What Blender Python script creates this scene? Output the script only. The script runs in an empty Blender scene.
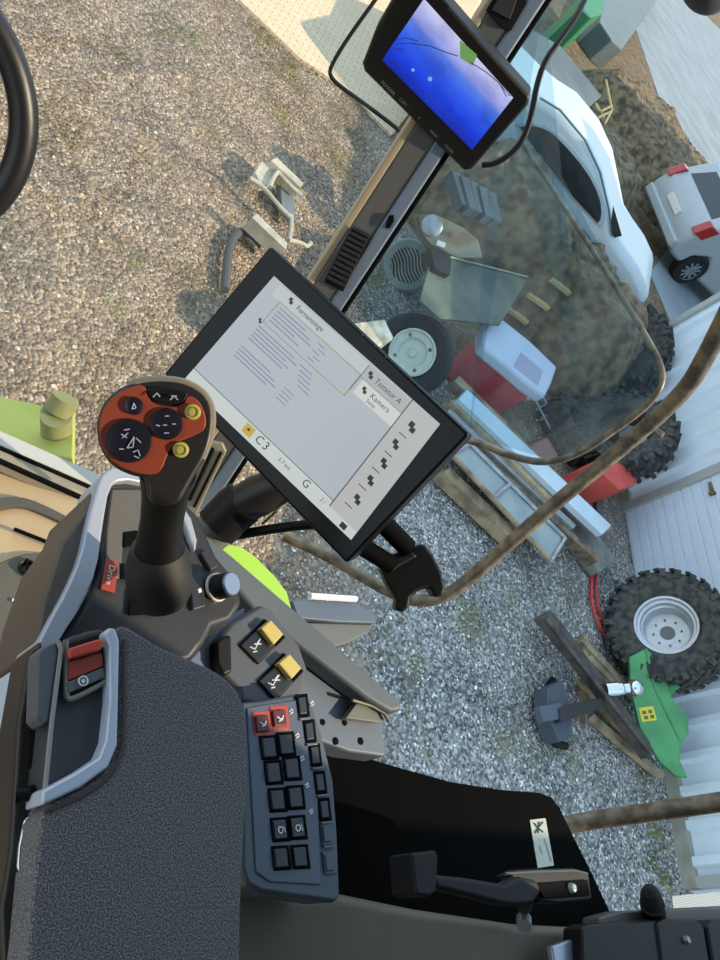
import bpy, bmesh, math, random
from mathutils import Vector, Matrix, noise
random.seed(7)
S = bpy.context.scene
COL = S.collection
V = Vector
# ------------------------------------------------------------ camera
p = math.radians(38.9); a = math.radians(51.6); FPX = 720.0
h = V((math.sin(a), math.cos(a), 0)); F = math.cos(p)*h - math.sin(p)*V((0, 0, 1))
Rr = F.cross(V((0, 0, 1))).normalized(); Uu = Rr.cross(F)
uu = V((.85, .526)).normalized()
CX = uu.x*Uu + uu.y*Rr; CY = uu.y*Uu - uu.x*Rr
C = V((0, 0, 3.0))
cam = bpy.data.cameras.new('camera'); co = bpy.data.objects.new('camera', cam); COL.objects.link(co)
m = Matrix((CX, CY, -F)).transposed().to_4x4(); m.translation = C; co.matrix_world = m
cam.sensor_fit = 'VERTICAL'; cam.sensor_height = 24; cam.lens = 24*FPX/960; cam.clip_start = .02; cam.clip_end = 400
S.camera = co

def ray(x, y): return F*FPX + CX*(x-360) - CY*(y-480)
def D(x, y, d): return C + ray(x, y)*(d/FPX)
def G(x, y, z=0.0):
    r = ray(x, y); return C + r*((z-3.0)/r.z)
class Pl:
    def __init__(s, o, n):
        s.o = V(o); s.n = V(n).normalized()
        if s.n.dot(C-s.o) < 0: s.n = -s.n
    def hit(s, x, y):
        r = ray(x, y); return C + r*((s.o-C).dot(s.n)/r.dot(s.n))
    def up(s, d): return Pl(s.o+s.n*d, s.n)
def hz(z): return Pl((0, 0, z), (0, 0, 1))
def pl3(a, b, c):
    a, b, c = D(*a), D(*b), D(*c); return Pl(a, (b-a).cross(c-a))
def vpl(A, B): return Pl(A, (B-A).cross(V((0, 0, 1))))

# ------------------------------------------------------------ materials
def lin(c):
    def f(v):
        v /= 255.0
        return v/12.92 if v <= .04045 else ((v+.055)/1.055)**2.4
    return (f(c[0]), f(c[1]), f(c[2]), 1)
MATS = {}
def mat(name, rgb, rough=.5, metal=0, var=.0, scale=20, bump=0, bscale=200, rgb2=None, emit=0, coat=0, trans=None):
    if name in MATS: return MATS[name]
    M = bpy.data.materials.new(name); M.use_nodes = True; nt = M.node_tree; N = nt.nodes; L = nt.links
    b = N['Principled BSDF']; b.inputs['Base Color'].default_value = lin(rgb)
    b.inputs['Roughness'].default_value = rough; b.inputs['Metallic'].default_value = metal
    b.inputs['Coat Weight'].default_value = coat
    tc = N.new('ShaderNodeTexCoord')
    if var or rgb2:
        n = N.new('ShaderNodeTexNoise'); n.inputs['Scale'].default_value = scale; n.inputs['Detail'].default_value = 6
        L.new(tc.outputs['Object'], n.inputs['Vector'])
        r = N.new('ShaderNodeValToRGB'); r.color_ramp.elements[0].position = .38; r.color_ramp.elements[1].position = .62
        c1 = lin(rgb); c2 = lin(rgb2) if rgb2 else tuple(min(1, x*(1+var)) for x in c1[:3])+(1,)
        if not rgb2: c1 = tuple(x*(1-var) for x in c1[:3])+(1,)
        r.color_ramp.elements[0].color = c1; r.color_ramp.elements[1].color = c2
        L.new(n.outputs['Fac'], r.inputs['Fac']); L.new(r.outputs['Color'], b.inputs['Base Color'])
    if bump:
        n2 = N.new('ShaderNodeTexNoise'); n2.inputs['Scale'].default_value = bscale; n2.inputs['Detail'].default_value = 4
        L.new(tc.outputs['Object'], n2.inputs['Vector'])
        bp = N.new('ShaderNodeBump'); bp.inputs['Strength'].default_value = bump; bp.inputs['Distance'].default_value = .01
        L.new(n2.outputs['Fac'], bp.inputs['Height']); L.new(bp.outputs['Normal'], b.inputs['Normal'])
    if emit:
        b.inputs['Emission Color'].default_value = lin(rgb); b.inputs['Emission Strength'].default_value = emit
    MATS[name] = M; return M

def glassmat(name, rgb, refl=.06, dust=.05, rough=.02):
    M = bpy.data.materials.new(name); M.use_nodes = True; nt = M.node_tree; N = nt.nodes; L = nt.links
    N.remove(N['Principled BSDF']); out = N['Material Output']
    t = N.new('ShaderNodeBsdfTransparent'); t.inputs['Color'].default_value = lin(rgb)
    g = N.new('ShaderNodeBsdfGlossy'); g.inputs['Roughness'].default_value = rough
    d = N.new('ShaderNodeBsdfDiffuse'); d.inputs['Color'].default_value = lin((190, 196, 200))
    m1 = N.new('ShaderNodeMixShader'); m1.inputs['Fac'].default_value = refl
    tc = N.new('ShaderNodeTexCoord'); n = N.new('ShaderNodeTexNoise'); n.inputs['Scale'].default_value = 3; n.inputs['Detail'].default_value = 8
    L.new(tc.outputs['Object'], n.inputs['Vector'])
    mp = N.new('ShaderNodeMapRange'); mp.inputs['From Min'].default_value = .42; mp.inputs['From Max'].default_value = .7; mp.inputs['To Max'].default_value = dust
    L.new(n.outputs['Fac'], mp.inputs['Value'])
    m2 = N.new('ShaderNodeMixShader'); L.new(mp.outputs['Result'], m2.inputs['Fac'])
    L.new(t.outputs[0], m1.inputs[1]); L.new(g.outputs[0], m1.inputs[2]); L.new(m1.outputs[0], m2.inputs[1]); L.new(d.outputs[0], m2.inputs[2])
    L.new(m2.outputs[0], out.inputs['Surface']); MATS[name] = M; return M

# ------------------------------------------------------------ mesh builder
ORG = {}
class MB:
    def __init__(s): s.v = []; s.f = []; s.mi = []
    def add(s, vs, fs, mi=0):
        o = len(s.v); s.v += [V(x) for x in vs]
        for f in fs: s.f.append([i+o for i in f]); s.mi.append(mi)
        return s
    def prism(s, pts, d, mi=0):
        """pts: polygon, d: extrusion vector away from the seen face"""
        n = len(pts); vs = [V(q) for q in pts]+[V(q)+d for q in pts]
        nr = V((0, 0, 0))
        for i in range(n): nr += (V(pts[i])-V(pts[0])).cross(V(pts[(i+1) % n])-V(pts[0]))
        rev = nr.dot(d) > 0
        fs = [list(range(n)), list(range(2*n-1, n-1, -1))]+[[i, i+n, (i+1) % n+n, (i+1) % n] for i in range(n)]
        if rev: fs = [f[::-1] for f in fs]
        return s.add(vs, fs, mi)
    def slab(s, px, pl, t, mi=0, smooth=0, lift=0):
        if smooth: px = chaikin(px, smooth)
        q = pl.up(lift) if lift else pl
        return s.prism([q.hit(*c) for c in px], -pl.n*t, mi)
    def box(s, c, x, y, z, mi=0):
        """centre and three half-axis vectors"""
        c, x, y, z = V(c), V(x), V(y), V(z)
        return s.prism([c-x-y+z, c+x-y+z, c+x+y+z, c-x+y+z], -2*z, mi)
    def abox(s, lo, hi, mi=0):
        lo, hi = V(lo), V(hi); c = (lo+hi)/2; e = (hi-lo)/2
        return s.box(c, (e.x, 0, 0), (0, e.y, 0), (0, 0, e.z), mi)
    def tube(s, pts, r, seg=14, mi=0, cap=True):
        pts = [V(q) for q in pts]; n = len(pts)
        rs = r if isinstance(r, (list, tuple)) else [r]*n
        vs = []; t0 = (pts[1]-pts[0]).normalized()
        e = t0.orthogonal().normalized()
        for i in range(n):
            t = (pts[min(i+1, n-1)]-pts[max(i-1, 0)]).normalized()
            e = (e-t*e.dot(t)).normalized(); g = t.cross(e)
            for k in range(seg):
                an = 2*math.pi*k/seg; vs.append(pts[i]+(e*math.cos(an)+g*math.sin(an))*rs[i])
        fs = []
        for i in range(n-1):
            for k in range(seg):
                k2 = (k+1) % seg; fs.append([i*seg+k, i*seg+k2, (i+1)*seg+k2, (i+1)*seg+k])
        if cap: fs += [list(range(seg))[::-1], [(n-1)*seg+k for k in range(seg)]]
        return s.add(vs, fs, mi)
    def lathe(s, prof, c, ax, seg=32, mi=0, e=None, close=False):
        """prof: (radius, height along ax)"""
        c, ax = V(c), V(ax).normalized(); e = (e or ax.orthogonal()).normalized(); e = (e-ax*e.dot(ax)).normalized(); g = ax.cross(e); vs = []
        for r, z in prof:
            for k in range(seg):
                an = 2*math.pi*k/seg; vs.append(c+ax*z+(e*math.cos(an)+g*math.sin(an))*r)
        n = len(prof); fs = []
        for i in range(n if close else n-1):
            j = (i+1) % n
            for k in range(seg):
                k2 = (k+1) % seg; fs.append([i*seg+k, i*seg+k2, j*seg+k2, j*seg+k])
        if not close: fs += [list(range(seg))[::-1], [(n-1)*seg+k for k in range(seg)]]
        return s.add(vs, fs, mi)
    def disc(s, c, ax, r, t, seg=28, mi=0): return s.lathe([(r*.01, 0), (r*.93, 0), (r, -t*.1), (r, -t)], c, ax, seg, mi)
    def pdisc(s, x, y, pl, r, t, mi=0, lift=0, seg=28):
        """disc at pixel on a plane, r in metres"""
        q = pl.up(lift) if lift else pl
        return s.disc(q.hit(x, y), pl.n, r, t, seg, mi)
    def sphere(s, c, r, mi=0, seg=16, sc=(1, 1, 1)):
        c = V(c); vs = []; fs = []; n = seg//2
        for i in range(n+1):
            th = math.pi*i/n
            for k in range(seg):
                an = 2*math.pi*k/seg; vs.append(c+V((sc[0]*r*math.sin(th)*math.cos(an), sc[1]*r*math.sin(th)*math.sin(an), sc[2]*r*math.cos(th))))
        for i in range(n):
            for k in range(seg):
                k2 = (k+1) % seg; fs.append([i*seg+k, (i+1)*seg+k, (i+1)*seg+k2, i*seg+k2])
        return s.add(vs, fs, mi)
    def text(s, st, o, ex, ey, n, size, mi=0, align='CENTER'):
        cu = bpy.data.curves.new('t', 'FONT'); cu.body = st; cu.size = size; cu.align_x = align; cu.align_y = 'CENTER'; cu.resolution_u = 2
        ob = bpy.data.objects.new('t', cu); COL.objects.link(ob)
        dg = bpy.context.evaluated_depsgraph_get(); me = ob.evaluated_get(dg).to_mesh()
        s.add([V(o)+V(ex)*v.co.x+V(ey)*v.co.y+V(n)*.0004 for v in me.vertices], [list(pp.vertices) for pp in me.polygons], mi)
        ob.evaluated_get(dg).to_mesh_clear(); bpy.data.objects.remove(ob); bpy.data.curves.remove(cu)
        return s
    def build(s, name, mats, parent=None, bevel=0, seg=2, origin=None, angle=35, smooth=True, sub=0):
        if not isinstance(mats, (list, tuple)): mats = [mats]
        me = bpy.data.meshes.new(name)
        if parent: o = ORG[parent.name]
        else:
            if origin is None:
                xs = [v.x for v in s.v]; ys = [v.y for v in s.v]; zs = [v.z for v in s.v]
                origin = V(((min(xs)+max(xs))/2, (min(ys)+max(ys))/2, min(zs)))
            o = V(origin)
        me.from_pydata([v-o for v in s.v], [], s.f)
        for mm in mats: me.materials.append(mm)
        me.polygons.foreach_set('material_index', s.mi)
        if smooth:
            me.polygons.foreach_set('use_smooth', [True]*len(s.f))
            me.set_sharp_from_angle(angle=math.radians(angle))
        me.validate(); me.update()
        ob = bpy.data.objects.new(name, me); COL.objects.link(ob); ORG[ob.name] = o
        if parent: ob.parent = parent
        else: ob.location = o
        if bevel:
            b = ob.modifiers.new('bevel', 'BEVEL'); b.width = bevel; b.segments = seg; b.limit_method = 'ANGLE'; b.angle_limit = math.radians(40); b.harden_normals = True
        return ob
def chaikin(pts, k=1, closed=True):
    for _ in range(k):
        o = []; n = len(pts)
        for i in range(n if closed else n-1):
            A = pts[i]; B = pts[(i+1) % n]
            o.append(tuple(A[j]*.75+B[j]*.25 for j in range(len(A)))); o.append(tuple(A[j]*.25+B[j]*.75 for j in range(len(A))))
        pts = o if closed else [pts[0]]+o+[pts[-1]]
    return pts
def path(pts, k=2):
    """pts: (px, py, depth) -> smoothed 3D polyline"""
    return [D(*q) for q in chaikin(pts, k, False)]
def tag(o, label=None, cat=None, group=None, kind=None):
    if label: o['label'] = label
    if cat: o['category'] = cat
    if group: o['group'] = group
    if kind: o['kind'] = kind
    return o
def thing(name, label, cat, loc, group=None):
    o = bpy.data.objects.new(name, None); COL.objects.link(o); o.location = loc; o.empty_display_size = .05
    ORG[o.name] = V(loc); return tag(o, label, cat, group)
def struct(name, mb, m, **k): return tag(mb.build(name, m, **k), kind='structure')
def PB(name, px, pl, t, m, parent=None, bevel=.002, smooth=0, lift=0, seg=2, origin=None):
    return MB().slab(px, pl, t, 0, smooth, lift).build(name, m, parent, bevel, seg, origin)

# palette
DK = mat('dark_plastic', (44, 44, 47), .5, var=.12, scale=60, bump=.05, bscale=900)
BK = mat('black_plastic', (14, 14, 15), .5)
BKM = mat('matte_black', (12, 12, 13), .8)
RUB = mat('rubber', (30, 31, 33), .85, var=.2, scale=30, bump=.3, bscale=80)
SIL = mat('silver_trim', (158, 166, 182), .32, .55)
CHR = mat('chrome', (215, 218, 222), .12, 1)
GALV = mat('galvanised_steel', (165, 170, 172), .4, .6, var=.15, scale=12)
BEI = mat('beige_plastic', (192, 166, 128), .6, var=.06, scale=8, bump=.05, bscale=600)
GRY = mat('grey_plastic', (104, 106, 104), .6, var=.06, scale=10, bump=.08, bscale=700)
BGR = mat('blue_grey_plastic', (98, 110, 124), .5, var=.05, scale=10, bump=.05, bscale=700)
KEYP = mat('keypad_plastic', (76, 86, 100), .45, var=.05, scale=30)
KEY = mat('key_black', (34, 39, 48), .4)
WHT = mat('white_mark', (225, 230, 235), .6)
ORA = mat('orange_plastic', (138, 58, 38), .5)
YEL = mat('yellow_plastic', (206, 184, 104), .5)
LIME = mat('lime_paint', (172, 214, 60), .35, coat=.3)
RUST = mat('rusty_steel', (92, 80, 68), .7, .3, rgb2=(140, 124, 104), scale=14, bump=.3, bscale=60)
RAILM = mat('weathered_rail', (96, 88, 78), .5, .35, rgb2=(150, 136, 114), scale=30, bump=.2, bscale=90)
WOOD = mat('weathered_wood', (120, 106, 86), .85, rgb2=(168, 150, 120), scale=7, bump=.4, bscale=30)
WOODY = mat('fresh_wood', (206, 178, 122), .8, var=.1, scale=9)
WHITE = mat('white_paint', (212, 222, 230), .35, coat=.2)
DGLS = mat('dark_window', (34, 42, 48), .06, coat=.5)

# ------------------------------------------------------------ world and sun
W = bpy.data.worlds.new('World'); S.world = W; W.use_nodes = True
nt = W.node_tree; bg = nt.nodes['Background']
tc = nt.nodes.new('ShaderNodeTexCoord'); sx = nt.nodes.new('ShaderNodeSeparateXYZ'); cr = nt.nodes.new('ShaderNodeValToRGB')
nt.links.new(tc.outputs['Generated'], sx.inputs[0]); nt.links.new(sx.outputs['Z'], cr.inputs['Fac']); nt.links.new(cr.outputs['Color'], bg.inputs['Color'])
cr.color_ramp.elements[0].color = (.78, .87, .89, 1); cr.color_ramp.elements[1].color = (.46, .66, .86, 1)
cr.color_ramp.elements[0].position = .0; cr.color_ramp.elements[1].position = .8
bg.inputs['Strength'].default_value = 1.75
sun = bpy.data.lights.new('sun', 'SUN'); sun.energy = 5.2; sun.angle = math.radians(.6); sun.color = (1, .82, .58)
so = bpy.data.objects.new('sun', sun); COL.objects.link(so)
SD = V((.9*math.cos(math.radians(40)), -.43*math.cos(math.radians(40)), math.sin(math.radians(40)))).normalized()
so.rotation_euler = SD.to_track_quat('Z', 'Y').to_euler(); so.location = (5, -3, 8)
S.view_settings.view_transform = 'Standard'; S.view_settings.look = 'None'; S.view_settings.exposure = 0.0; S.view_settings.gamma = 1; S.view_settings.use_curve_mapping = False

# ============================================================ OUTDOORS
def ground_mat():
    M = bpy.data.materials.new('gravel_ground'); M.use_nodes = True; nt = M.node_tree; N = nt.nodes; L = nt.links; b = N['Principled BSDF']
    b.inputs['Roughness'].default_value = .95; b.inputs['Specular IOR Level'].default_value = .2
    tc = N.new('ShaderNodeTexCoord')
    vo = N.new('ShaderNodeTexVoronoi'); vo.inputs['Scale'].default_value = 55; L.new(tc.outputs['Object'], vo.inputs['Vector'])
    r1 = N.new('ShaderNodeValToRGB'); e = r1.color_ramp.elements
    e[0].color = lin((84, 84, 82)); e[1].color = lin((244, 244, 242)); x = e.new(.5); x.color = lin((150, 152, 152)); x = e.new(.85); x.color = lin((190, 192, 192))
    sp = N.new('ShaderNodeSeparateColor'); L.new(vo.outputs['Color'], sp.inputs[0]); L.new(sp.outputs[0], r1.inputs['Fac'])
    def no(sc, det=5):
        n = N.new('ShaderNodeTexNoise'); n.inputs['Scale'].default_value = sc; n.inputs['Detail'].default_value = det; L.new(tc.outputs['Object'], n.inputs['Vector']); return n
    def ramp(src, p0, p1):
        r = N.new('ShaderNodeMapRange'); r.inputs['From Min'].default_value = p0; r.inputs['From Max'].default_value = p1; L.new(src, r.inputs['Value']); return r.outputs['Result']
    def mix(fac, A, B):
        mx = N.new('ShaderNodeMix'); mx.data_type = 'RGBA'
        if isinstance(fac, float): mx.inputs[0].default_value = fac
        else: L.new(fac, mx.inputs[0])
        for i, c in ((6, A), (7, B)):
            if isinstance(c, tuple): mx.inputs[i].default_value = c
            else: L.new(c, mx.inputs[i])
        return mx.outputs[2]
    dirtc = N.new('ShaderNodeValToRGB'); dirtc.color_ramp.elements[0].color = lin((126, 104, 84)); dirtc.color_ramp.elements[1].color = lin((232, 204, 172))
    dirtc.color_ramp.elements[0].position = .3; dirtc.color_ramp.elements[1].position = .7
    L.new(no(26, 8).outputs['Fac'], dirtc.inputs['Fac'])
    f1 = ramp(no(1.3, 9).outputs['Fac'], .36, .56)
    sxy = N.new('ShaderNodeSeparateXYZ'); L.new(tc.outputs['Object'], sxy.inputs[0])
    def mth(op, A, B=None):
        q = N.new('ShaderNodeMath'); q.operation = op
        for i, c in ((0, A), (1, B)):
            if c is None: continue
            if isinstance(c, (int, float)): q.inputs[i].default_value = c
            else: L.new(c, q.inputs[i])
        return q.outputs[0]
    # bare soil and worn tracks lie ahead (+y) of the gravel apron
    bias = ramp(mth('ADD', sxy.outputs['Y'], mth('MULTIPLY', no(1.1).outputs['Fac'], 1.6)), 3.3, 4.6)
    left = ramp(sxy.outputs['X'], 3.1, 2.2)
    left2 = ramp(mth('ADD', sxy.outputs['X'], mth('MULTIPLY', sxy.outputs['Y'], -.22)), 2.7, 2.0)
    tanc = N.new('ShaderNodeValToRGB'); L.new(sp.outputs[1], tanc.inputs['Fac']); te = tanc.color_ramp.elements; te[0].color = lin((98, 80, 66)); te[1].color = lin((216, 192, 166)); x = te.new(.5); x.color = lin((142, 120, 98)); x = te.new(.85); x.color = lin((176, 152, 126))
    soil = mth('MAXIMUM', mth('MULTIPLY', f1, mth('ADD', .12, mth('MULTIPLY', left, .75))), mth('MULTIPLY', bias, ramp(sxy.outputs['X'], 3.6, 4.4)))
    c = mix(soil, r1.outputs['Color'], dirtc.outputs['Color'])
    c = mix(mth('MULTIPLY', left2, .8), c, tanc.outputs['Color'])
    # dark brown soil under the scrap yard
    dk = mth('MULTIPLY', bias, ramp(sxy.outputs['X'], 3.8, 5.2))
    dkc = N.new('ShaderNodeValToRGB'); dkc.color_ramp.elements[0].color = lin((66, 56, 44)); dkc.color_ramp.elements[1].color = lin((136, 122, 98)); dkc.color_ramp.elements[0].position = .35; dkc.color_ramp.elements[1].position = .65
    L.new(no(9, 9).outputs['Fac'], dkc.inputs['Fac'])
    c = mix(mth('MULTIPLY', dk, .8), c, dkc.outputs['Color'])
    # moss
    g = mth('MULTIPLY', ramp(no(2.2, 7).outputs['Fac'], .57, .68), .55)
    c = mix(g, c, lin((112, 112, 52)))
    mr = N.new('ShaderNodeMapRange'); mr.inputs['From Min'].default_value = .35; mr.inputs['From Max'].default_value = .62; mr.inputs['To Min'].default_value = .72; mr.inputs['To Max'].default_value = 1.06; L.new(no(2.6, 10).outputs['Fac'], mr.inputs['Value'])
    vs_ = N.new('ShaderNodeVectorMath'); vs_.operation = 'SCALE'; L.new(c, vs_.inputs[0]); L.new(mr.outputs['Result'], vs_.inputs['Scale']); c = vs_.outputs[0]
    L.new(c, b.inputs['Base Color'])
    bp = N.new('ShaderNodeBump'); bp.inputs['Distance'].default_value = .035; bp.inputs['Strength'].default_value = 1
    inv = mth('SUBTRACT', 1.0, vo.outputs['Distance']); hh = mth('ADD', mth('MULTIPLY', inv, .6), mth('MULTIPLY', no(14, 8).outputs['Fac'], 1.4))
    L.new(hh, bp.inputs['Height']); L.new(bp.outputs['Normal'], b.inputs['Normal'])
    return M
GM = ground_mat()
def gz(x, y):
    q = .5*noise.noise(V((x*.9, y*.9, 0)))+.3*noise.noise(V((x*2.7, y*2.7, 3)))+.2*noise.noise(V((x*7, y*7, 5)))
    w = max(0, min(1, 1.5-abs(x-3)/6))
    return .045*q*w
nx, ny = 150, 150
xs = [-60, -20, -6]+[-2+12.0*i/nx for i in range(nx+1)]+[14, 22, 60, 150]
ys = [-60, -15]+[-3+15.0*i/ny for i in range(ny+1)]+[16, 24, 60, 150]
gb = MB(); vs = [V((x, y, gz(x, y))) for y in ys for x in xs]; n = len(xs)
gb.add(vs, [[j*n+i, j*n+i+1, (j+1)*n+i+1, (j+1)*n+i] for j in range(len(ys)-1) for i in range(n-1)])
struct('ground', gb, GM, origin=(0, 0, 0))

# loose stones (nobody could count them)
SM = bpy.data.materials.new('pebble'); SM.use_nodes = True
_n = SM.node_tree.nodes; _g = _n.new('ShaderNodeNewGeometry'); _r = _n.new('ShaderNodeValToRGB')
_e = _r.color_ramp.elements; _e[0].color = lin((92, 90, 88)); _e[1].color = lin((252, 252, 248)); _x = _e.new(.55); _x.color = lin((160, 160, 158)); _x = _e.new(.85); _x.color = lin((200, 200, 198))
SM.node_tree.links.new(_g.outputs['Random Per Island'], _r.inputs['Fac']); SM.node_tree.links.new(_r.outputs['Color'], _n['Principled BSDF'].inputs['Base Color']); _n['Principled BSDF'].inputs['Roughness'].default_value = .85
sb = MB(); t_ = (1+5**.5)/2
ico = [V(q).normalized() for q in ((-1, t_, 0), (1, t_, 0), (-1, -t_, 0), (1, -t_, 0), (0, -1, t_), (0, 1, t_), (0, -1, -t_), (0, 1, -t_), (t_, 0, -1), (t_, 0, 1), (-t_, 0, -1), (-t_, 0, 1))]
icf = [(0, 11, 5), (0, 5, 1), (0, 1, 7), (0, 7, 10), (0, 10, 11), (1, 5, 9), (5, 11, 4), (11, 10, 2), (10, 7, 6), (7, 1, 8), (3, 9, 4), (3, 4, 2), (3, 2, 6), (3, 6, 8), (3, 8, 9), (4, 9, 5), (2, 4, 11), (6, 2, 10), (8, 6, 7), (9, 8, 1)]
def stone(x, y, r):
    an = random.random()*6.28; ca, sa = math.cos(an), math.sin(an); sx_, sy_, sz_ = r*random.uniform(.7, 1.4), r*random.uniform(.7, 1.1), r*random.uniform(.4, .8)
    z = gz(x, y)+sz_*.3
    sb.add([V((x+ca*q.x*sx_-sa*q.y*sy_, y+sa*q.x*sx_+ca*q.y*sy_, z+q.z*sz_))+q*random.uniform(-.15, .15)*r for q in ico], icf)
for i in range(17000):
    x, y = random.uniform(2.2, 6.0), random.uniform(-.8, 4.0)
    if y > 3.2 and x > 4.2 and random.random() < .7: continue
    stone(x, y, random.choice((.005, .006, .007, .009, .011)))
tag(sb.build('loose_gravel', SM, origin=(3, 2, 0), smooth=False), 'loose pale grey pebbles on the shaded ground right of the pillar', 'gravel', kind='stuff')
sb = MB()
for i in range(9000):
    x, y = random.uniform(.2, 3.6), random.uniform(1.6, 7.0)
    if x > 2.2 and y < 3.5: continue
    if noise.noise(V((x*1.2, y*1.2, 9))) < .1 and random.random() < .6: continue
    stone(x, y, random.choice((.004, .005, .007, .009, .013)))
SM2 = SM.copy(); SM2.name = 'tan_pebble'
for _nd in SM2.node_tree.nodes:
    if _nd.type == 'VALTORGB':
        for _el, _c in zip(_nd.color_ramp.elements, ((80, 68, 58), (136, 118, 98), (172, 150, 126), (218, 198, 172))): _el.color = lin(_c)
tag(sb.build('loose_gravel', SM2, origin=(2, 4, 0), smooth=False), 'loose tan pebbles on the sunlit ground ahead of the windscreen', 'gravel', kind='stuff')

# grass and weeds
gr = MB()
GRASS = mat('grass', (96, 112, 44), .8, rgb2=(168, 158, 84), scale=3)
def tuft(x, y, n, rad, hh):
    for i in range(n):
        an = random.random()*6.28; rr = rad*math.sqrt(random.random()); bx, by = x+rr*math.cos(an), y+rr*math.sin(an)
        l = random.random()*6.28; w = .004; dx, dy = math.cos(l)*w, math.sin(l)*w; k = hh*random.uniform(.5, 1.2); lx, ly = random.uniform(-.5, .5)*k, random.uniform(-.5, .5)*k; z = gz(bx, by)
        gr.add([(bx-dx, by-dy, z), (bx+dx, by+dy, z), (bx+dx*.6+lx*.5, by+dy*.6+ly*.5, z+k*.6), (bx-dx*.6+lx*.5, by-dy*.6+ly*.5, z+k*.6), (bx+lx, by+ly, z+k*.9)], [[0, 1, 2, 3], [3, 2, 4]])
for px, py, nn, rad, hh in [(655, 840, 90, .12, .05), (665, 880, 60, .08, .05), (650, 860, 60, .1, .04), (405, 700, 40, .12, .025), (470, 650, 30, .1, .025), (600, 790, 50, .15, .03), (440, 430, 200, .22, .07), (425, 455, 140, .2, .06), (505, 500, 60, .1, .05), (360, 100, 160, .3, .04), (275, 55, 130, .3, .04), (345, 125, 160, .25, .04), (430, 745, 30, .1, .02), (560, 600, 30, .1, .03), (620, 590, 60, .1, .04), (480, 330, 80, .15, .06), (465, 350, 80, .15, .06), (555, 720, 30, .1, .03)]:
    g0 = G(px, py); tuft(g0.x, g0.y, nn, rad, hh)
tag(gr.build('grass_weeds', GRASS, origin=(3, 2, 0), smooth=False), 'sparse short green weeds growing through the gravel', 'weeds', kind='stuff')

# paved strip at the far edge, and far concrete yard
PAVE = mat('concrete_paving', (204, 178, 146), .9, rgb2=(216, 194, 164), scale=4, bump=.2, bscale=40)
struct('path', MB().slab([(236, -4), (300, 58), (345, 88), (392, 135), (420, 100), (520, -60), (225, -60)], hz(.035), .03), PAVE)
_nt = PAVE.node_tree; _bt = _nt.nodes.new('ShaderNodeTexBrick'); _tc = _nt.nodes.new('ShaderNodeTexCoord'); _mpn = _nt.nodes.new('ShaderNodeMapping'); _mpn.inputs['Rotation'].default_value = (0, 0, .3)
_nt.links.new(_tc.outputs['Object'], _mpn.inputs['Vector']); _nt.links.new(_mpn.outputs[0], _bt.inputs['Vector']); _bt.inputs['Scale'].default_value = 4; _bt.inputs['Mortar Size'].default_value = .012
_bt.inputs['Color1'].default_value = lin((206, 182, 150)); _bt.inputs['Color2'].default_value = lin((216, 192, 162)); _bt.inputs['Mortar'].default_value = lin((150, 130, 108)); _nt.links.new(_bt.outputs['Color'], _nt.nodes['Principled BSDF'].inputs['Base Color'])
pj = MB()
for i in range(0):
    for dx in (0,):
        A = (262+i*24, -20); B = (A[0]+95, 75)
        pa, pb = hz(.0385).hit(*A), hz(.0385).hit(*B); d = (pb-pa); sd = V((-d.y, d.x, 0)).normalized()*.006
        pj.prism([pa-sd, pb-sd, pb+sd, pa+sd], V((0, 0, -.004)))
CONC = mat('pale_concrete', (116, 126, 134), .8, rgb2=(132, 142, 148), scale=.8, bump=.1, bscale=20)
struct('paved_yard', MB().prism([V(q) for q in ((10.5, 6.2, .012), (60, 6.2, .012), (80, 90, .012), (22, 40, .012), (15.5, 13.5, .012), (13.2, 11.6, .012), (10.2, 8.6, .012))], V((0, 0, -.01))), CONC)

# earth bank in front of the van
EARTH = mat('brown_earth', (86, 72, 56), .95, rgb2=(136, 118, 94), scale=9, bump=.8, bscale=16)
def mound(name, cx, cy, rx, ry, ang, hh, m, label, cat, flat=.5, kind='structure', N=48, seed=0, sq=2):
    b = MB(); ca, sa = math.cos(ang), math.sin(ang); vs = []
    for j in range(N+1):
        for i in range(N+1):
            u, w = -1+2*i/N, -1+2*j/N; d = min(1, (abs(u)**sq+abs(w)**sq)**(1/sq))
            z = hh*min(1, (1-d)/flat)**.8
            x, y = cx+ca*u*rx-sa*w*ry, cy+sa*u*rx+ca*w*ry
            z += min(1, (1-d)*4)*(.16*hh*noise.noise(V((x*1.6+seed, y*1.6, 1)))+.09*hh*noise.noise(V((x*5+seed, y*5, 1)))+.05*hh*noise.noise(V((x*14, y*14, seed))))
            vs.append(V((x, y, z-.04)))
    b.add(vs, [[j*(N+1)+i, j*(N+1)+i+1, (j+1)*(N+1)+i+1, (j+1)*(N+1)+i] for j in range(N) for i in range(N)])
    o = b.build(name, m, origin=(cx, cy, 0))
    if kind: return tag(o, kind=kind)
    return tag(o, label, cat)
vA = G(500, 108, 1.0); vB = G(636, 292, 1.0); vd = (vB-vA).normalized(); vn = V((vd.y, -vd.x, 0))
if vn.dot(C-vA) < 0: vn = -vn
VM = (vA+vB)/2
mc = V((VM.x, VM.y, 0))+V((vn.x, vn.y, 0)).normalized()*.45
BANK = mound('earth_bank', mc.x+.25*vd.x, mc.y+.25*vd.y, 1.75, .62, math.atan2(vd.y, vd.x), 1.0, EARTH, '', '', .35, 'structure', 60, 3, 4)
COMP = mat('compost', (70, 60, 46), .95, rgb2=(124, 110, 84), scale=7, bump=1, bscale=14)
c1 = G(640, 110, .5); mound('compost_heap', c1.x+.6, c1.y-.6, 2.7, 2.0, math.radians(35), .8, COMP, 'large brown compost heap lying behind the white van', 'compost heap', .3, None, 60, 5, 5)
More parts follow.
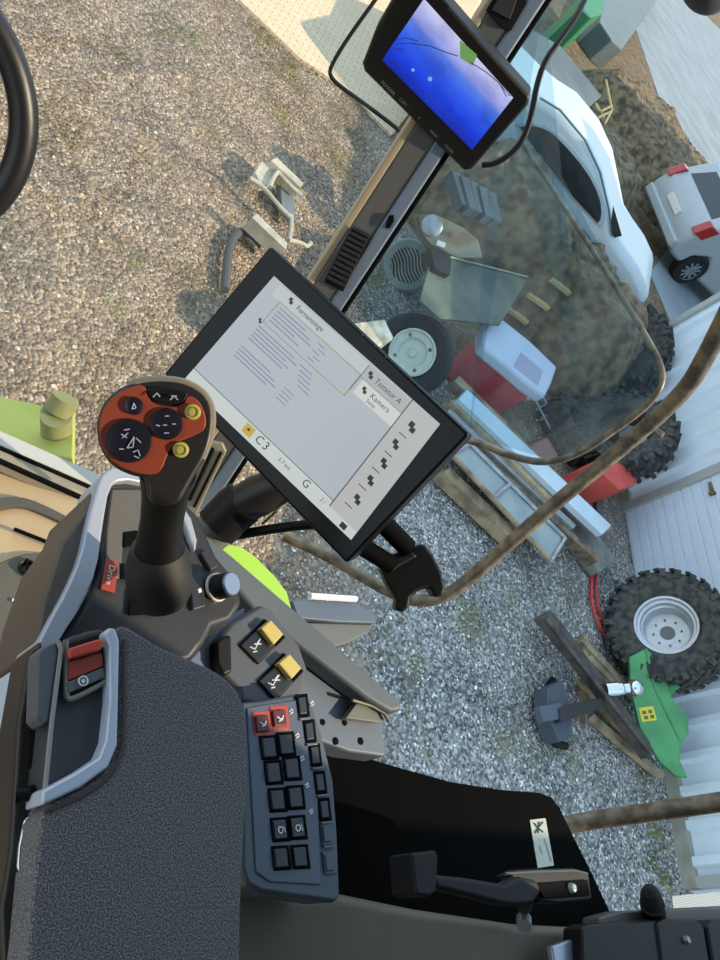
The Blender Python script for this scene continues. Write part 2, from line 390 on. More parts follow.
c2 = G(590, 150, .3); mound('compost_heap', c2.x+.0, c2.y+.1, 1.9, 1.2, math.radians(35), .55, COMP, 'lower brown compost heap between the white van and small white hatchback', 'compost heap', .3, None, 50, 9, 5)

# ---- barn
A0 = G(600, 365); B0 = G(685, 890); A0.z = B0.z = 0
wd = (B0-A0).normalized(); wl = (B0-A0).length; wn = V((wd.y, -wd.x, 0))
if wn.dot(V((0, 0, 0))-A0) < 0: wn = -wn
def WP(s, z, o=0.0): return A0+wd*s+V((0, 0, z))+wn*o
def wall_s(px, py):
    q = Pl(A0, wn).hit(px, py); return (q-A0).dot(wd), q.z
BARN = mat('white_cladding', (224, 236, 246), .45, .1, var=.03, scale=3)
s0, _ = wall_s(628, 512); s1 = wall_s(650, 660)[0]+.1
H = 3.15
def rib_wall(b, sa, sb_, z0, z1, pitch=.25, dep=.055):
    s = sa; pr = []
    while s < sb_-1e-4:
        for f, o in ((0, 0), (.62, 0), (.70, dep), (.92, dep), (1.0, 0)):
            ss = s+f*pitch
            if ss <= sb_+1e-6 and (not pr or ss > pr[-1][0]+1e-6): pr.append((ss, o))
        s += pitch
    if pr[-1][0] < sb_-1e-4: pr.append((sb_, pr[-1][1]))
    vs = []
    for ss, o in pr: vs += [WP(ss, z0, o), WP(ss, z1, o)]
    for ss, o in pr: vs += [WP(ss, z0, -.05), WP(ss, z1, -.05)]
    n = len(pr); fs = []
    for i in range(n-1):
        fs.append([2*i, 2*i+2, 2*i+3, 2*i+1]); fs.append([2*i+1, 2*i+3, 2*n+2*i+3, 2*n+2*i+1]); fs.append([2*i, 2*n+2*i, 2*n+2*i+2, 2*i+2])
    b.add(vs, fs)
wb = MB(); rib_wall(wb, 0, s0-.08, .12, H); rib_wall(wb, s1+.08, wl, .12, H); rib_wall(wb, s0-.08, s1+.08, 2.35, H)
wb.prism([WP(-.0, 0, -.04), WP(-.0, 0, -.04)-wn*9, WP(-.0, H, -.04)-wn*9, WP(0, H, -.04)], wd*.04)
wb.prism([WP(wl, 0, -.04), WP(wl, 0, -.04)-wn*9, WP(wl, H, -.04)-wn*9, WP(wl, H, -.04)], -wd*.04)
struct('wall_barn', wb, BARN, angle=20)
struct('roof_barn', MB().prism([WP(-.25, H, .25), WP(wl+.25, H, .25), WP(wl+.25, H+.9, -9), WP(-.25, H+.9, -9)], V((0, 0, .08))), mat('roof_sheet', (120, 126, 130), .5, .3))
pc = MB(); 
for u0, u1 in ((0, s0-.08), (s1+.08, wl)): pc.prism([WP(u0, 0, .06), WP(u1, 0, .06), WP(u1, .12, .06), WP(u0, .12, .06)], -wn*.1)
struct('trim_1', pc, mat('grey_concrete', (142, 140, 130), .9, rgb2=(166, 164, 152), scale=5, bump=.4, bscale=30))
tr = MB()
for u in (s0-.05, s1+.05): tr.prism([WP(u-.05, 0, .03), WP(u+.05, 0, .03), WP(u+.05, 2.4, .03), WP(u-.05, 2.4, .03)], -wn*.06)
for u in (wl-.04, .04): tr.prism([WP(u-.04, .08, .045), WP(u+.04, .08, .045), WP(u+.04, H, .045), WP(u-.04, H, .045)], -wn*.06)
struct('trim_2', tr, mat('trim_grey', (178, 180, 176), .5, .2), bevel=.006)
dr = MB(); k = 0; z = .02
while z < 2.3:
    dr.prism([WP(s0, z, .0), WP(s1, z, .0), WP(s1, z+.088, .0), WP(s0, z+.088, .0)], -wn*.03); z += .1
dr.prism([WP(s0, 0, -.012), WP(s1, 0, -.012), WP(s1, 2.35, -.012), WP(s0, 2.35, -.012)], -wn*.02)
struct('door_1', dr, mat('door_white', (206, 220, 234), .5, var=.04, scale=2), bevel=.003)
hb = MB(); q = Pl(A0, wn).hit(712, 489)+wn*.01; hb.box(q, wd*.07, wn*.02, V((0, 0, .014))); hb.box(q+wd*.06, wd*.012, wn*.03, V((0, 0, .03)))
o = hb.build('door_bolt', RUST, bevel=.003); tag(o, 'rusty bolt fixed to the frame of the white barn door', 'bolt')
ax2 = MB(); ax2.prism([WP(wl+.06, 0, -.45), WP(wl+9, 0, -.45), WP(wl+9, 3.9, -.45), WP(wl+.06, 3.9, -.45)], -wn*8)
struct('wall_shade_extension', ax2, BARN)  # unseen block past the barn end, added to shade the gravel
# unseen tall block behind the barn, added to shade the cars
hl = MB(); hl.abox((17, -12, 0), (34, 9.0, 9.5)); struct('wall_shade_block', hl, mat('shade_block_grey', (150, 156, 160), .6, var=.05, scale=2))

# ---- white van
vp = Pl(vA, vn)
van = thing('van', 'white van parked behind the earth bank, side window facing the cab', 'van', (VM-vn*.8).to_2d().to_3d())
roof = [(470, 40), (500, 60), (520, 80), (540, 97), (562, 111), (587, 141), (602, 173), (609, 205), (615, 234), (625, 250), (638, 268), (647, 287), (649, 303)]
side = [vp.hit(*q) for q in roof]; VPAINT = mat('van_paint', (182, 198, 206), .35, coat=.2)
lowz = .3
side += [V((side[-1].x, side[-1].y, lowz)), V((side[0].x, side[0].y, lowz))]
MB().prism(side, -vn*1.15).build('body', VPAINT, van, .10, 5)
def on(pl_, pts, l, t, nm, mt, par, bv=.004, sm=0): return MB().slab(pts, pl_, t, 0, sm, l).build(nm, mt, par, bv)
on(vp, [(512, 124), (525, 121), (545, 125), (562, 136), (588, 166), (603, 195), (606, 222), (598, 230)], .015, .03, 'window_frame', mat('van_rubber', (160, 176, 186), .3), van, .01, 1)
on(vp, [(517, 128), (528, 125), (546, 129), (560, 140), (586, 170), (600, 197), (602, 218), (596, 225)], .022, .02, 'side_window', DGLS, van, .004, 1)
on(vp, [(613, 205), (618, 222), (622, 236), (614, 238), (610, 230)], .02, .02, 'quarter_window', DGLS, van, .003)
b = MB(); b.tube([vp.up(.01).hit(*q) for q in ((540, 98), (560, 110), (585, 140), (600, 172), (609, 210), (612, 236))], .012, 6)
b.build('roof_gutter', mat('gutter', (96, 116, 118), .4), van)
for u in (1.9,):
    b = MB(); c_ = V((vA.x, vA.y, .33))+vd*u-vn*.02
    b.lathe([(.18, .02), (.33, .02), (.33, -.2), (.18, -.2)], c_, vn, 28)
    b.build('wheel', RUB, van)

# ---- hatchback
hc = thing('hatchback', 'small white hatchback parked on pale paving by the barn corner, rear towards the cab', 'car', (12.6, 10, 0))
y0, y1 = 9.15, 10.8
prof = [(10.72, .28), (10.62, .55), (10.66, .85), (10.78, 1.0), (11.15, 1.45), (11.5, 1.53), (12.4, 1.55), (13.0, 1.42), (13.7, 1.02), (14.4, .9), (14.6, .55), (14.55, .28), (13.95, .26), (13.9, .5), (13.7, .6), (13.45, .5), (13.4, .26), (11.75, .26), (11.68, .5), (11.42, .66), (11.14, .5), (11.08, .26)]
MB().prism([V((x, y0, z)) for x, z in prof], V((0, y1-y0, 0))).build('body', mat('dusty_white', (172, 180, 184), .45), hc, .09, 4)
b = MB(); b.prism([V((x, y0-.012, z)) for x, z in [(11.25, 1.02), (11.42, 1.38), (11.9, 1.42), (12.0, 1.02)]], V((0, .03, 0))); b.prism([V((x, y0-.012, z)) for x, z in [(12.1, 1.02), (12.05, 1.42), (12.75, 1.38), (13.4, 1.02)]], V((0, .03, 0)))
b.build('side_window', DGLS, hc, .01)
rwn = V((-.45, 0, .37)).normalized()
b = MB(); b.prism([V((10.84, y0+.22, 1.06))-V((.012, 0, 0)), V((10.84, y1-.22, 1.06))-V((.012, 0, 0)), V((11.12, y1-.3, 1.40))-V((.015, 0, 0)), V((11.12, y0+.3, 1.40))-V((.015, 0, 0))], -rwn*.03)
b.build('rear_window', DGLS, hc, .008)
LT = mat('tail_light', (176, 40, 44), .2, coat=.5)
for yy in (y0, y1-.16):
    b = MB(); b.prism([V((10.60, yy-.01, .78)), V((10.60, yy+.16, .78)), V((10.72, yy+.15, 1.06)), V((10.72, yy-.01, 1.06))], V((.28, 0, 0))); b.build('tail_light', LT, hc, .02)
b = MB(); b.abox((10.6, 9.75, .62), (10.68, 10.25, .73)); b.build('number_plate', mat('plate', (225, 225, 215), .4), hc, .004)
b = MB(); b.abox((10.57, y0+.06, .33), (10.72, y1-.06, .5)); b.build('rear_bumper', mat('dusty_white', (0, 0, 0)), hc, .04, 3)
for xx in (11.42, 13.7):
    w = MB().lathe([(.19, 0), (.22, .015), (.31, .01), (.325, -.03), (.325, -.18), (.2, -.2)], (xx, y0+.0, .325), (0, -1, 0), 32).build('tyre', RUB, hc)
    b = MB(); b.lathe([(.001, .012), (.05, .015), (.06, .0), (.2, -.01), (.215, .016), (.2, -.05)], (xx, y0, .325), (0, -1, 0), 32)
    for k in range(10):
        an = k*.628; b.box((xx+.12*math.cos(an), y0-.012, .325+.12*math.sin(an)), V((math.cos(an), 0, math.sin(an)))*.06, V((-math.sin(an), 0, math.cos(an)))*.02, V((0, -.008, 0)))
    b.build('wheel_cover', GALV, w)

# ---- tyres
def tyre_mb(c, ax, R, wdt, ri, lug=22, lh=.03):
    b = MB(); hw = wdt/2
    prof = [(ri, hw*.75), (ri+.05*R, hw*.9), (R*.8, hw), (R*.93, hw*.95), (R-.0, hw*.75), (R+.008, 0), (R, -hw*.75), (R*.93, -hw*.95), (R*.8, -hw), (ri+.05*R, -hw*.9), (ri, -hw*.75)]
    b.lathe(prof, c, ax, 56, close=True)
    ax = V(ax).normalized(); e = ax.orthogonal().normalized(); g = ax.cross(e); c = V(c)
    for k in range(lug*2):
        sgn = 1 if k % 2 else -1; an = math.pi*k/lug
        rad = e*math.cos(an)+g*math.sin(an); tan = ax.cross(rad)
        dr_ = (ax*sgn*.85+tan*.6).normalized(); ot = dr_.cross(rad)
        b.box(c+rad*(R+lh*.4)+ax*sgn*hw*.5, dr_*hw*.58, ot*R*.045, rad*lh)
        b.box(c+rad*(R*.93)+ax*sgn*hw*.97, ax*.018, tan*R*.05, rad*R*.08)
    return b
TYR = mat('old_tyre', (40, 43, 46), .85, rgb2=(78, 78, 72), scale=18, bump=.4, bscale=60)
wc = D(667, 630, 5.95)
wax = (C-wc).normalized(); wax = (wn*.86+V((0, 0, .42))+wax*.25).normalized()
wh = thing('tractor_wheel', 'tractor wheel with silver rim leaning on the white barn wall by the green plate', 'wheel', (wc.x, wc.y, 0))
tyre_mb(wc, wax, .47, .34, .245, 24, .010).build('tyre', TYR, wh)
b = MB(); b.lathe([(.06, -.07), (.17, -.07), (.185, .03), (.20, .04), (.205, .085), (.225, .09), (.23, .125), (.25, .13), (.255, .10), (.235, .05), (.22, -.15), (.06, -.15)], wc, wax, 48, close=True)
rim = b.build('rim', mat('silver_rim', (186, 190, 194), .35, .5, var=.05), wh)
b = MB(); b.disc(wc+wax*-.075, wax, .07, .06); e_ = wax.orthogonal().normalized(); g_ = wax.cross(e_)
b.build('hub_hole', mat('hub_dark', (110, 112, 114), .6), wh)
for k in range(8):
    an = k*math.pi/4; MB().disc(wc+wax*-.06+(e_*math.cos(an)+g_*math.sin(an))*.11, wax, .009, .012, 10).build('bolt', RUST, wh)
ta = WP(.5, .50, .45); t1 = tyre_mb(ta, wn+V((0, 0, .5))+wd*.3, .50, .40, .26, 18, .03).build('tractor_tyre', TYR, origin=(ta.x, ta.y, 0)); tag(t1, 'black lugged tractor tyre standing at the far corner of the white barn', 'tyre')
tb = WP(1.75, .42, .56); t2 = tyre_mb(tb, wn*.8+V((0, 0, .7)), .47, .30, .25, 20, .03).build('tractor_tyre', TYR, origin=(tb.x, tb.y, 0)); tag(t2, 'black lugged tractor tyre leaning beside the orange-red box, behind the bent handrail', 'tyre')
tc_ = G(572, 428, .14); t3 = tyre_mb(tc_, V((.05, .05, .99)), .33, .26, .19, 16, .02).build('tractor_tyre', TYR, origin=(tc_.x, tc_.y, 0)); tag(t3, 'smaller dark tyre lying flat on the soil in the bend of the handrail', 'tyre')
b = MB().slab([(596, 460), (632, 450), (646, 466), (634, 486), (620, 490), (604, 474)], hz(.42), .40); tag(b.build('storage_box', mat('faded_red', (206, 84, 74), .6, var=.1, scale=4), bevel=.015), 'orange-red plastic box under the crossed handrails by the barn wall', 'box')
b = MB().slab([(525, 446), (548, 436), (560, 456), (537, 470)], hz(.18), .16); tag(b.build('plastic_tub', mat('dusty_red', (158, 104, 92), .8, var=.15, scale=5), bevel=.03), 'dusty dull pink tub lying below the upper bend of the handrail', 'tub')

# ---- red machine with white lid
rm = thing('lidded_box', 'red box with rounded white lid standing on brown soil', 'box', G(515, 395, 0))
MB().slab([(483, 338), (496, 325), (548, 365), (540, 388), (528, 397), (478, 352)], hz(.40), .38).build('body', mat('faded_crimson', (206, 84, 90), .5, var=.08, scale=3), rm, .02)
MB().slab([(484, 330), (490, 320), (500, 316), (530, 340), (558, 367), (552, 385), (546, 397), (532, 387), (485, 347)], hz(.52), .12).build('lid', mat('lid_white', (206, 208, 224), .45), rm, .035, 4)
MB().slab([(521, 352), (543, 371), (538, 386), (513, 366)], hz(.522), .006).build('lid_panel', mat('lid_mauve', (176, 168, 186), .5), rm, .002)
f0 = G(486, 356, .3); f1 = G(528, 397, .3); fd = (f1-f0).normalized(); fn = V((fd.y, -fd.x, 0))
if fn.dot(C-f0) < 0: fn = -fn
MB().box((f0+f1)/2+fn*.02, fd*.30, fn*.012, V((0, 0, .012))).build('grab_rail', mat('pale_strip', (212, 204, 200), .5), rm, .003)
MB().box(f0+fd*.05+fn*.03-V((0, 0, .12)), fd*.06, fn*.01, V((0, 0, .03))).build('label_plate', WHT, rm, .003)

# ---- yellow battens
for i, ((ax_, ay_), (bx_, by_)) in enumerate((((550, 282), (565, 294)), ((527, 297), (544, 309)), ((507, 311), (523, 323)))):
    def onbank(x, y):
        dg_ = bpy.context.evaluated_depsgraph_get(); hit_, lo_, *_q = BANK.evaluated_get(dg_).ray_cast(C-V(BANK.location), ray(x, y).normalized()); return lo_+V(BANK.location) if hit_ else G(x, y)
    pa, pb = onbank(ax_, ay_), onbank(bx_, by_); d = (pb-pa); nn = V((-d.y, d.x, 0)).normalized(); pa.z -= .02; pb.z -= .02
    b = MB().box((pa+pb)/2+V((0, 0, .05)), d*.62, nn*.034, V((0, 0, .02)))
    b.box((pa+pb)/2+V((0, 0, .055))+d*.1, d*.34, nn*.016, V((0, 0, .022)))
    tag(b.build('wooden_batten', WOODY, bevel=.004), ('yellowish short wooden batten on the brown earth, nearest of three to the white van', 'yellowish short wooden batten on the brown earth, middle one of three in a row', 'yellowish short wooden batten on the brown earth, nearest of three to the red box')[i], 'batten', 'short battens on the soil')

# ---- old machine: round ribbed cover, box, wheel
om = thing('old_machine', 'old grey-green machine with round ribbed cover parked beside the pillar', 'machine', G(410, 330, 0))
pm = Pl(D(408, 262, 6.1), (C-D(408, 262, 6.1)).normalized()+V((0, 0, .15)))
MG = mat('machine_grey', (112, 124, 122), .55, rgb2=(136, 146, 140), scale=6)
cc = pm.hit(408, 265)
b = MB(); b.lathe([(.15, .0), (.205, .0), (.225, -.03), (.225, -.30), (.15, -.30)], cc, pm.n, 40, close=True); dm = b.build('round_housing', MG, om)
b = MB(); b.disc(cc-pm.n*.03, pm.n, .19, .02); b.build('dark_core', BKM, om)
b = MB(); ex = (pm.hit(432, 258)-pm.hit(384, 272)).normalized(); ey = pm.n.cross(ex)
for k in range(-6, 7):
    o_ = k*.028; L_ = math.sqrt(max(0.002, .19**2-o_**2)); pts = []
    for j in range(13):
        s_ = -L_+2*L_*j/12; pts.append(cc+ex*(o_+.010*math.sin(s_*28))+ey*s_+pm.n*.0)
    b.tube(pts, .0075, 6)
b.build('ribbed_grille', MG, om)
b = MB(); b.slab([(418, 214), (440, 216), (464, 228), (478, 240), (483, 258), (456, 258), (430, 244), (421, 232)], pm.up(.35), .30, 0); b.build('control_box', mat('box_olive', (158, 156, 136), .6, rgb2=(128, 108, 86), scale=4), om, .01)
pb_ = pm.up(.355)
b = MB(); b.lathe([(.001, .03), (.06, .03), (.085, .015), (.09, -.01)], pb_.hit(432, 226), pm.n, 28); b.build('dial', GALV, om)
MB().pdisc(451, 234, pb_, .02, .02, lift=.01).build('knob', RUST, om)
MB().slab([(438, 240), (446, 243), (444, 248), (436, 245)], pb_, .03, lift=.01).build('small_plate', WHT, om, .002)
sp_ = hz(.62)
MB().slab([(433, 252), (528, 277), (527, 281), (500, 325), (440, 318), (420, 300)], sp_, .02).build('hood_panel', mat('hood_teal', (78, 84, 76), .5, rgb2=(112, 110, 92), scale=4), om, .005)
MB().slab([(430, 247), (452, 258), (450, 275), (435, 268)], sp_.up(.05), .1).build('bracket', BK, om, .004)
MB().tube([sp_.up(.01).hit(450, 257), sp_.up(.01).hit(528, 277)], .008, 8).build('hood_edge', mat('edge_tan', (180, 168, 140), .5), om)
wc2 = D(413, 353, 5.3); pw = Pl(wc2, (C-wc2).normalized()+wn*.2)
b = MB(); b.lathe([(.17, .02), (.19, .05), (.27, .06), (.30, .03), (.31, -.06), (.30, -.13), (.17, -.1)], wc2-V((0, 0, .02)), pw.n, 40, close=True); b.build('tyre', RUB, om)
b = MB(); b.lathe([(.001, .03), (.03, .03), (.035, .01), (.10, .005), (.11, .03), (.15, .035), (.165, .055), (.175, .05), (.175, -.05)], wc2, pw.n, 40); rm2 = b.build('rim', mat('rim_cream', (206, 206, 192), .5, var=.06, scale=9), om)
for k in range(4):
    an = k*math.pi/2+.5; e_ = pw.n.orthogonal().normalized(); g_ = pw.n.cross(e_); MB().disc(wc2+pw.n*.036+(e_*math.cos(an)+g_*math.sin(an))*.13, pw.n, .014, .01, 12).build('bolt', RUST, rm2)
MB().slab([(352, 322), (385, 318), (395, 338), (378, 348), (350, 345)], hz(.7), .3).build('footplate', mat('foot_tan', (140, 132, 112), .7, rgb2=(190, 186, 176), scale=10), om, .02)

# dark timber stack by van
b = MB()
for i in range(5):
    b.slab([(452+i*9, 170+i*5), (460+i*9, 173+i*5), (470+i*8, 206+i*4), (462+i*8, 203+i*4)], hz(.95+.02*(i % 2)), .09)
tag(b.build('dark_board_stack', mat('dark_boards', (62, 74, 84), .7, var=.2, scale=4), bevel=.006), 'small stack of dark blue-grey boards on the brown earth behind the grey-green machine', 'boards')

# ---- container and green crate behind the van
b = MB().slab([(500, 10), (560, 45), (602, 96), (580, 115), (552, 88), (500, 50)], hz(1.2), 1.2); tag(b.build('dark_trailer', mat('trailer_teal', (66, 80, 84), .6, rgb2=(84, 96, 96), scale=2), bevel=.02), 'dark grey-green flat trailer body behind the white van', 'trailer')
b = MB().slab([(583, -6), (606, -6), (602, 14), (590, 18), (580, 8)], hz(1.0), 1.0); tag(b.build('green_crate', mat('crate_green', (40, 120, 80), .6), bevel=.02), 'green crate standing on the far side of the dark trailer', 'crate')
b = MB().slab([(606, -10), (664, -10), (622, 50), (612, 40), (600, 22)], hz(.6), .6); tag(b.build('slate_cover', mat('slate_cover', (84, 98, 102), .5, var=.1, scale=2), bevel=.03), 'grey-blue sheeted pile beyond the green crate', 'covered pile')
sw = MB()
for (x0_, y0_, x1_, y1_) in ((606, 80, 612, 110), (612, 110, 605, 124), (600, 112, 612, 106), (598, 118, 610, 112), (590, 90, 600, 96), (596, 104, 604, 118)):
    sw.tube([G(x0_, y0_, .72), G((x0_+x1_)/2, (y0_+y1_)/2, .76), G(x1_, y1_, .72)], .02, 5)
tag(sw.build('straw_stalks', WOODY), 'pale straw stalks lying on the compost heap', 'straw', kind='stuff')

# ---- stack of frames and beams
def plank(name, A, B, wpx, z, t, m, label, cat, group=None, bev=.004):
    dx, dy = B[0]-A[0], B[1]-A[1]; l = math.hypot(dx, dy); nx_, ny_ = -dy/l*wpx/2, dx/l*wpx/2
    b = MB().slab([(A[0]-nx_, A[1]-ny_), (B[0]-nx_, B[1]-ny_), (B[0]+nx_, B[1]+ny_), (A[0]+nx_, A[1]+ny_)], hz(z), t)
    return tag(b.build(name, m, bevel=bev), label, cat, group)
WP_ = mat('white_upvc', (196, 212, 222), .4, var=.05, scale=4)
g_b = 'boards and profiles stacked by the barn'
plank('timber_beam', (457, 378), (610, 530), 7, .30, .10, WOOD, 'weathered timber beam on the barn side of the board stack', 'beam', g_b)
plank('window_profile', (463, 394), (607, 530), 13, .34, .06, WP_, 'wide white window profile lying on the board stack', 'profile', g_b)
plank('timber_beam', (453, 400), (560, 508), 4, .30, .08, WOOD, 'thin timber beam just left of the wide white window profile', 'beam', g_b)
plank('metal_channel', (449, 410), (575, 527), 5, .27, .08, GALV, 'narrow galvanised channel next to the thin timber beam', 'channel', g_b)
plank('timber_beam', (448, 424), (600, 560), 5, .24, .1, RUST, 'brown rusty beam between galvanised channel and glazed panel', 'beam', g_b)
plank('timber_beam', (447, 470), (520, 540), 9, .16, .12, WOOD, 'weathered timber beam on the gravel side under the glazed panel', 'beam', g_b)
plank('timber_beam', (562, 505), (608, 566), 22, .12, .1, mat('grey_wood', (112, 114, 110), .8, rgb2=(134, 136, 130), scale=8), 'broad grey board at the near end of the stack', 'board', g_b)
gp = thing('glazed_panel', 'pale bluish glazed panel lying in a frame on the board stack', 'glass panel', G(500, 490, .0))
MB().slab([(452, 452), (468, 445), (562, 538), (552, 560)], hz(.24), .04).build('pane', mat('pale_pane', (132, 148, 154), .3, rgb2=(160, 168, 166), scale=3), gp, .004)
for A, B in (((450, 452), (552, 562)), ((469, 443), (564, 537)), ((451, 455), (470, 444)), ((494, 498), (510, 484)), ((550, 563), (565, 538))):
    MB().tube([G(*A, .25), G(*B, .25)], .018, 8).build('frame_bar', GALV if A != (450, 452) else WOOD, gp)
for i, (A, B) in enumerate((((588, 470), (592, 545)), ((598, 468), (602, 540)))):
    plank('steel_post', A, B, 6, .1, .08, mat('post_grey', (92, 94, 92), .7, var=.1), ('grey steel bar lying left of its twin under the orange-red box', 'grey steel bar lying right of its twin under the orange-red box')[i], 'bar', 'bars under the orange-red box')
rg = MB()
for A, B in (((534, 398), (552, 432)), ((541, 394), (556, 420)), ((536, 410), (546, 404)), ((540, 420), (550, 414))): rg.tube([G(*A, .08), G(*B, .08)], .012, 6)
tag(rg.build('metal_rack', GALV), 'small pale metal rack lying on soil between red box and handrail', 'rack')
# red hose
hp = [(592, 572), (591, 590), (592, 606), (600, 628), (612, 643), (628, 655)]
b = MB(); b.tube([G(x, y, .03) for x, y in chaikin(hp, 2, False)], .013, 10); b.tube([G(x+5, y-3, .03) for x, y in chaikin(hp, 2, False)], .013, 10)
tag(b.build('red_hose', mat('red_hose', (206, 62, 66), .5)), 'doubled red hose lying on the gravel by the wheel', 'hose')

# ---- green plate
q0 = D(655, 710, 5.55); gpl = Pl(q0, (C-q0).normalized()*.6+V((0, 0, .6))+wn*.3)
gm = thing('green_mower_deck', 'green metal mower deck with yellow sticker leaning by the barn wall', 'mower deck', G(655, 720, 0))
GRN = mat('green_paint', (74, 152, 92), .45, rgb2=(62, 130, 80), scale=5, coat=.2)
MB().slab([(629, 657), (646, 648), (662, 664), (672, 697), (688, 716), (689, 733), (680, 745), (681, 762), (688, 778), (676, 776), (660, 762), (640, 728), (631, 690)], gpl, .05).build('deck', GRN, gm, .008)
MB().slab([(646, 648), (688, 668), (690, 682), (676, 690), (668, 700), (660, 668)], gpl.up(-.03), .05).build('side_flange', GRN, gm, .008)
MB().tube([gpl.hit(646, 649), gpl.hit(655, 688), gpl.hit(680, 740)], .012, 8).build('fold_ridge', GRN, gm)
PS = gpl.up(.002)
s_ = MB().slab([(639, 708), (653, 706), (657, 720), (642, 722)], gpl, .003, lift=.003).build('warning_sticker', mat('sticker_yellow', (216, 204, 60), .5), gm)
b = MB()
for x_, y_ in ((642, 711), (648, 710), (644, 716), (650, 715)): b.slab([(x_, y_), (x_+4, y_-.5), (x_+4.5, y_+3), (x_+.7, y_+3.5)], gpl, .001, lift=.0045)
b.build('sticker_print', mat('print_olive', (110, 96, 40), .6), s_)
# chrome cylinder on it
b = MB(); cyl = [D(606, 690, 5.3), D(618, 689, 5.3), D(618.5, 689, 5.3), D(632, 688, 5.3)]
b.tube(cyl, [.055, .055, .04, .04], 20); b.sphere(D(635, 688, 5.3), .062, seg=20); b.sphere(D(620, 689, 5.3), .05, seg=16)
tag(b.build('chrome_coupler', CHR), 'shiny chrome ball-ended coupler lying on the black beam by the green deck', 'coupler')
# steel beams and boards
b = MB().slab([(541, 617), (551, 610), (562, 622), (655, 748), (649, 758), (600, 690)], hz(.22), .07); b.tube([G(546, 618, .25), G(600, 688, .25), G(650, 752, .25)], .02, 8)
tag(b.build('steel_beam', mat('dark_steel', (66, 64, 62), .6, .3, rgb2=(96, 90, 84), scale=9), bevel=.006), 'long dark steel beam lying across weathered boards', 'beam')
for i, (A, B, w_, z_) in enumerate((((584, 640), (640, 700), 5, .08), ((582, 676), (640, 748), 8, .08), ((590, 655), (628, 690), 9, .06), ((592, 716), (664, 776), 6, .07), ((586, 634), (588, 724), 5, .05))):
    plank('weathered_board', A, B, w_, z_, .05, WOOD, ('weathered board nearest the red hose', 'weathered board running beside the dark steel beam', 'short broad board between hose and chrome coupler', 'weathered board ending under the green deck tip', 'thin weathered board crossing under the others')[i], 'board', 'boards under the steel beam')
ft = thing('iron_stand', 'black iron stand with curved foot joined to a short arm on gravel', 'stand', G(556, 715, 0))
b = MB(); b.tube([G(x, y, z) for x, y, z in ((553, 680, .05), (543, 695, .05), (538, 713, .05), (545, 733, .05), (556, 744, .05), (566, 746, .05))], .028, 10); b.build('curved_foot', BK, ft)
MB().slab([(548, 688), (562, 680), (572, 708), (572, 738), (560, 742), (548, 715)], hz(.16), .12).build('foot_plate', mat('foot_slate', (72, 80, 92), .6), ft, .01)
MB().slab([(560, 708), (604, 696), (606, 707), (562, 722)], hz(.22), .1).build('arm', mat('arm_iron', (58, 56, 56), .6, .3), ft, .01)
MB().slab([(540, 706), (562, 702), (566, 718), (544, 722)], hz(.2), .06).build('socket', mat('foot_slate2', (84, 92, 104), .6), ft, .01)

# ---- front hitch bracket in the sunlit yard
hk = thing('steel_hitch_frame', 'pale steel hitch frame lying on sunlit dirt left of the pillar', 'hitch frame', G(295, 215, 0))
SAND = mat('dusty_steel', (170, 162, 146), .6, .2, rgb2=(196, 184, 160), scale=12)
for (q, z_, t_s, nm) in (([(271, 160), (277, 157), (304, 183), (301, 187)], .22, .12, 'flange_plate'), ([(252, 217), (257, 213), (288, 243), (286, 249)], .22, .12, 'flange_plate'), ([(255, 172), (262, 160), (276, 172), (270, 185), (262, 186)], .16, .06, 'web_plate')):
    MB().slab(q, hz(z_), t_s).build(nm, SAND, hk, .006)
for pts, nm in ((((250, 178), (263, 186), (279, 206), (290, 217)), 'curved_bar'), (((278, 172), (290, 185), (302, 196)), 'cross_bar'), (((291, 215), (292, 228), (289, 240)), 'end_bar'), (((270, 187), (274, 176), (280, 170)), 'short_bar'), (((289, 240), (302, 243), (307, 247), (311, 243)), 'hook')):
    MB().tube([G(x, y, .19) for x, y in chaikin(pts, 2, False)], .016, 8).build(nm, SAND, hk)
MB().slab([(280, 178), (294, 190), (296, 222), (282, 206)], hz(.12), .06).build('base_plate', mat('hitch_blue', (112, 118, 120), .5), hk, .005)
b = MB(); b.tube([G(x, y, .05) for x, y in chaikin(((262, 246), (250, 232), (236, 232), (228, 250), (225, 290)), 2, False)], .03, 10)  # dull grey looped tube laid on the dirt
tag(b.build('grey_loop', mat('loop_grey', (84, 82, 80), .8)), 'thick dull grey loop running from the hitch frame under the touchscreen', 'hose')

# ============================================================ THE CAB
# ---- pillar between windscreen and side window
pp = pl3((160, 510, 1.30), (214, 510, 1.30), (500, -22, .95))
PILG = mat('pillar_grey', (92, 92, 90), .55, var=.04, scale=10, bump=.06, bscale=500)
b = MB().slab([(160, 510), (188, 510), (517, -22), (500, -22)], pp, .05)
def pil(f0, f1):
    L = lambda f: ((160+54*f, 510), (500+65*f, -22))
    (a0, a1), (b0, b1) = L(f0), L(f1); return [a0, b0, b1, a1]
struct('trim_3', MB().slab(pil(0, .17), pp, .06), mat('pillar_tan', (176, 158, 128), .6), bevel=.004)
struct('wall_pillar', MB().slab(pil(.15, .66), pp, .055), PILG, bevel=.004)
struct('trim_4', MB().slab(pil(.64, .93), pp, .06, lift=.002), mat('pillar_blue_grey', (112, 128, 146), .4), bevel=.004)
struct('trim_5', MB().slab(pil(.92, 1.03), pp, .06, lift=-.004), BKM, bevel=.003)
vt = thing('air_vent', 'black slatted air vent set in the grey pillar above the touchscreen', 'vent', pp.hit(345, 262))
MB().slab([(324, 282), (351, 228), (370, 236), (343, 292)], pp, .004, lift=.004).build('frame', BK, vt, .001)
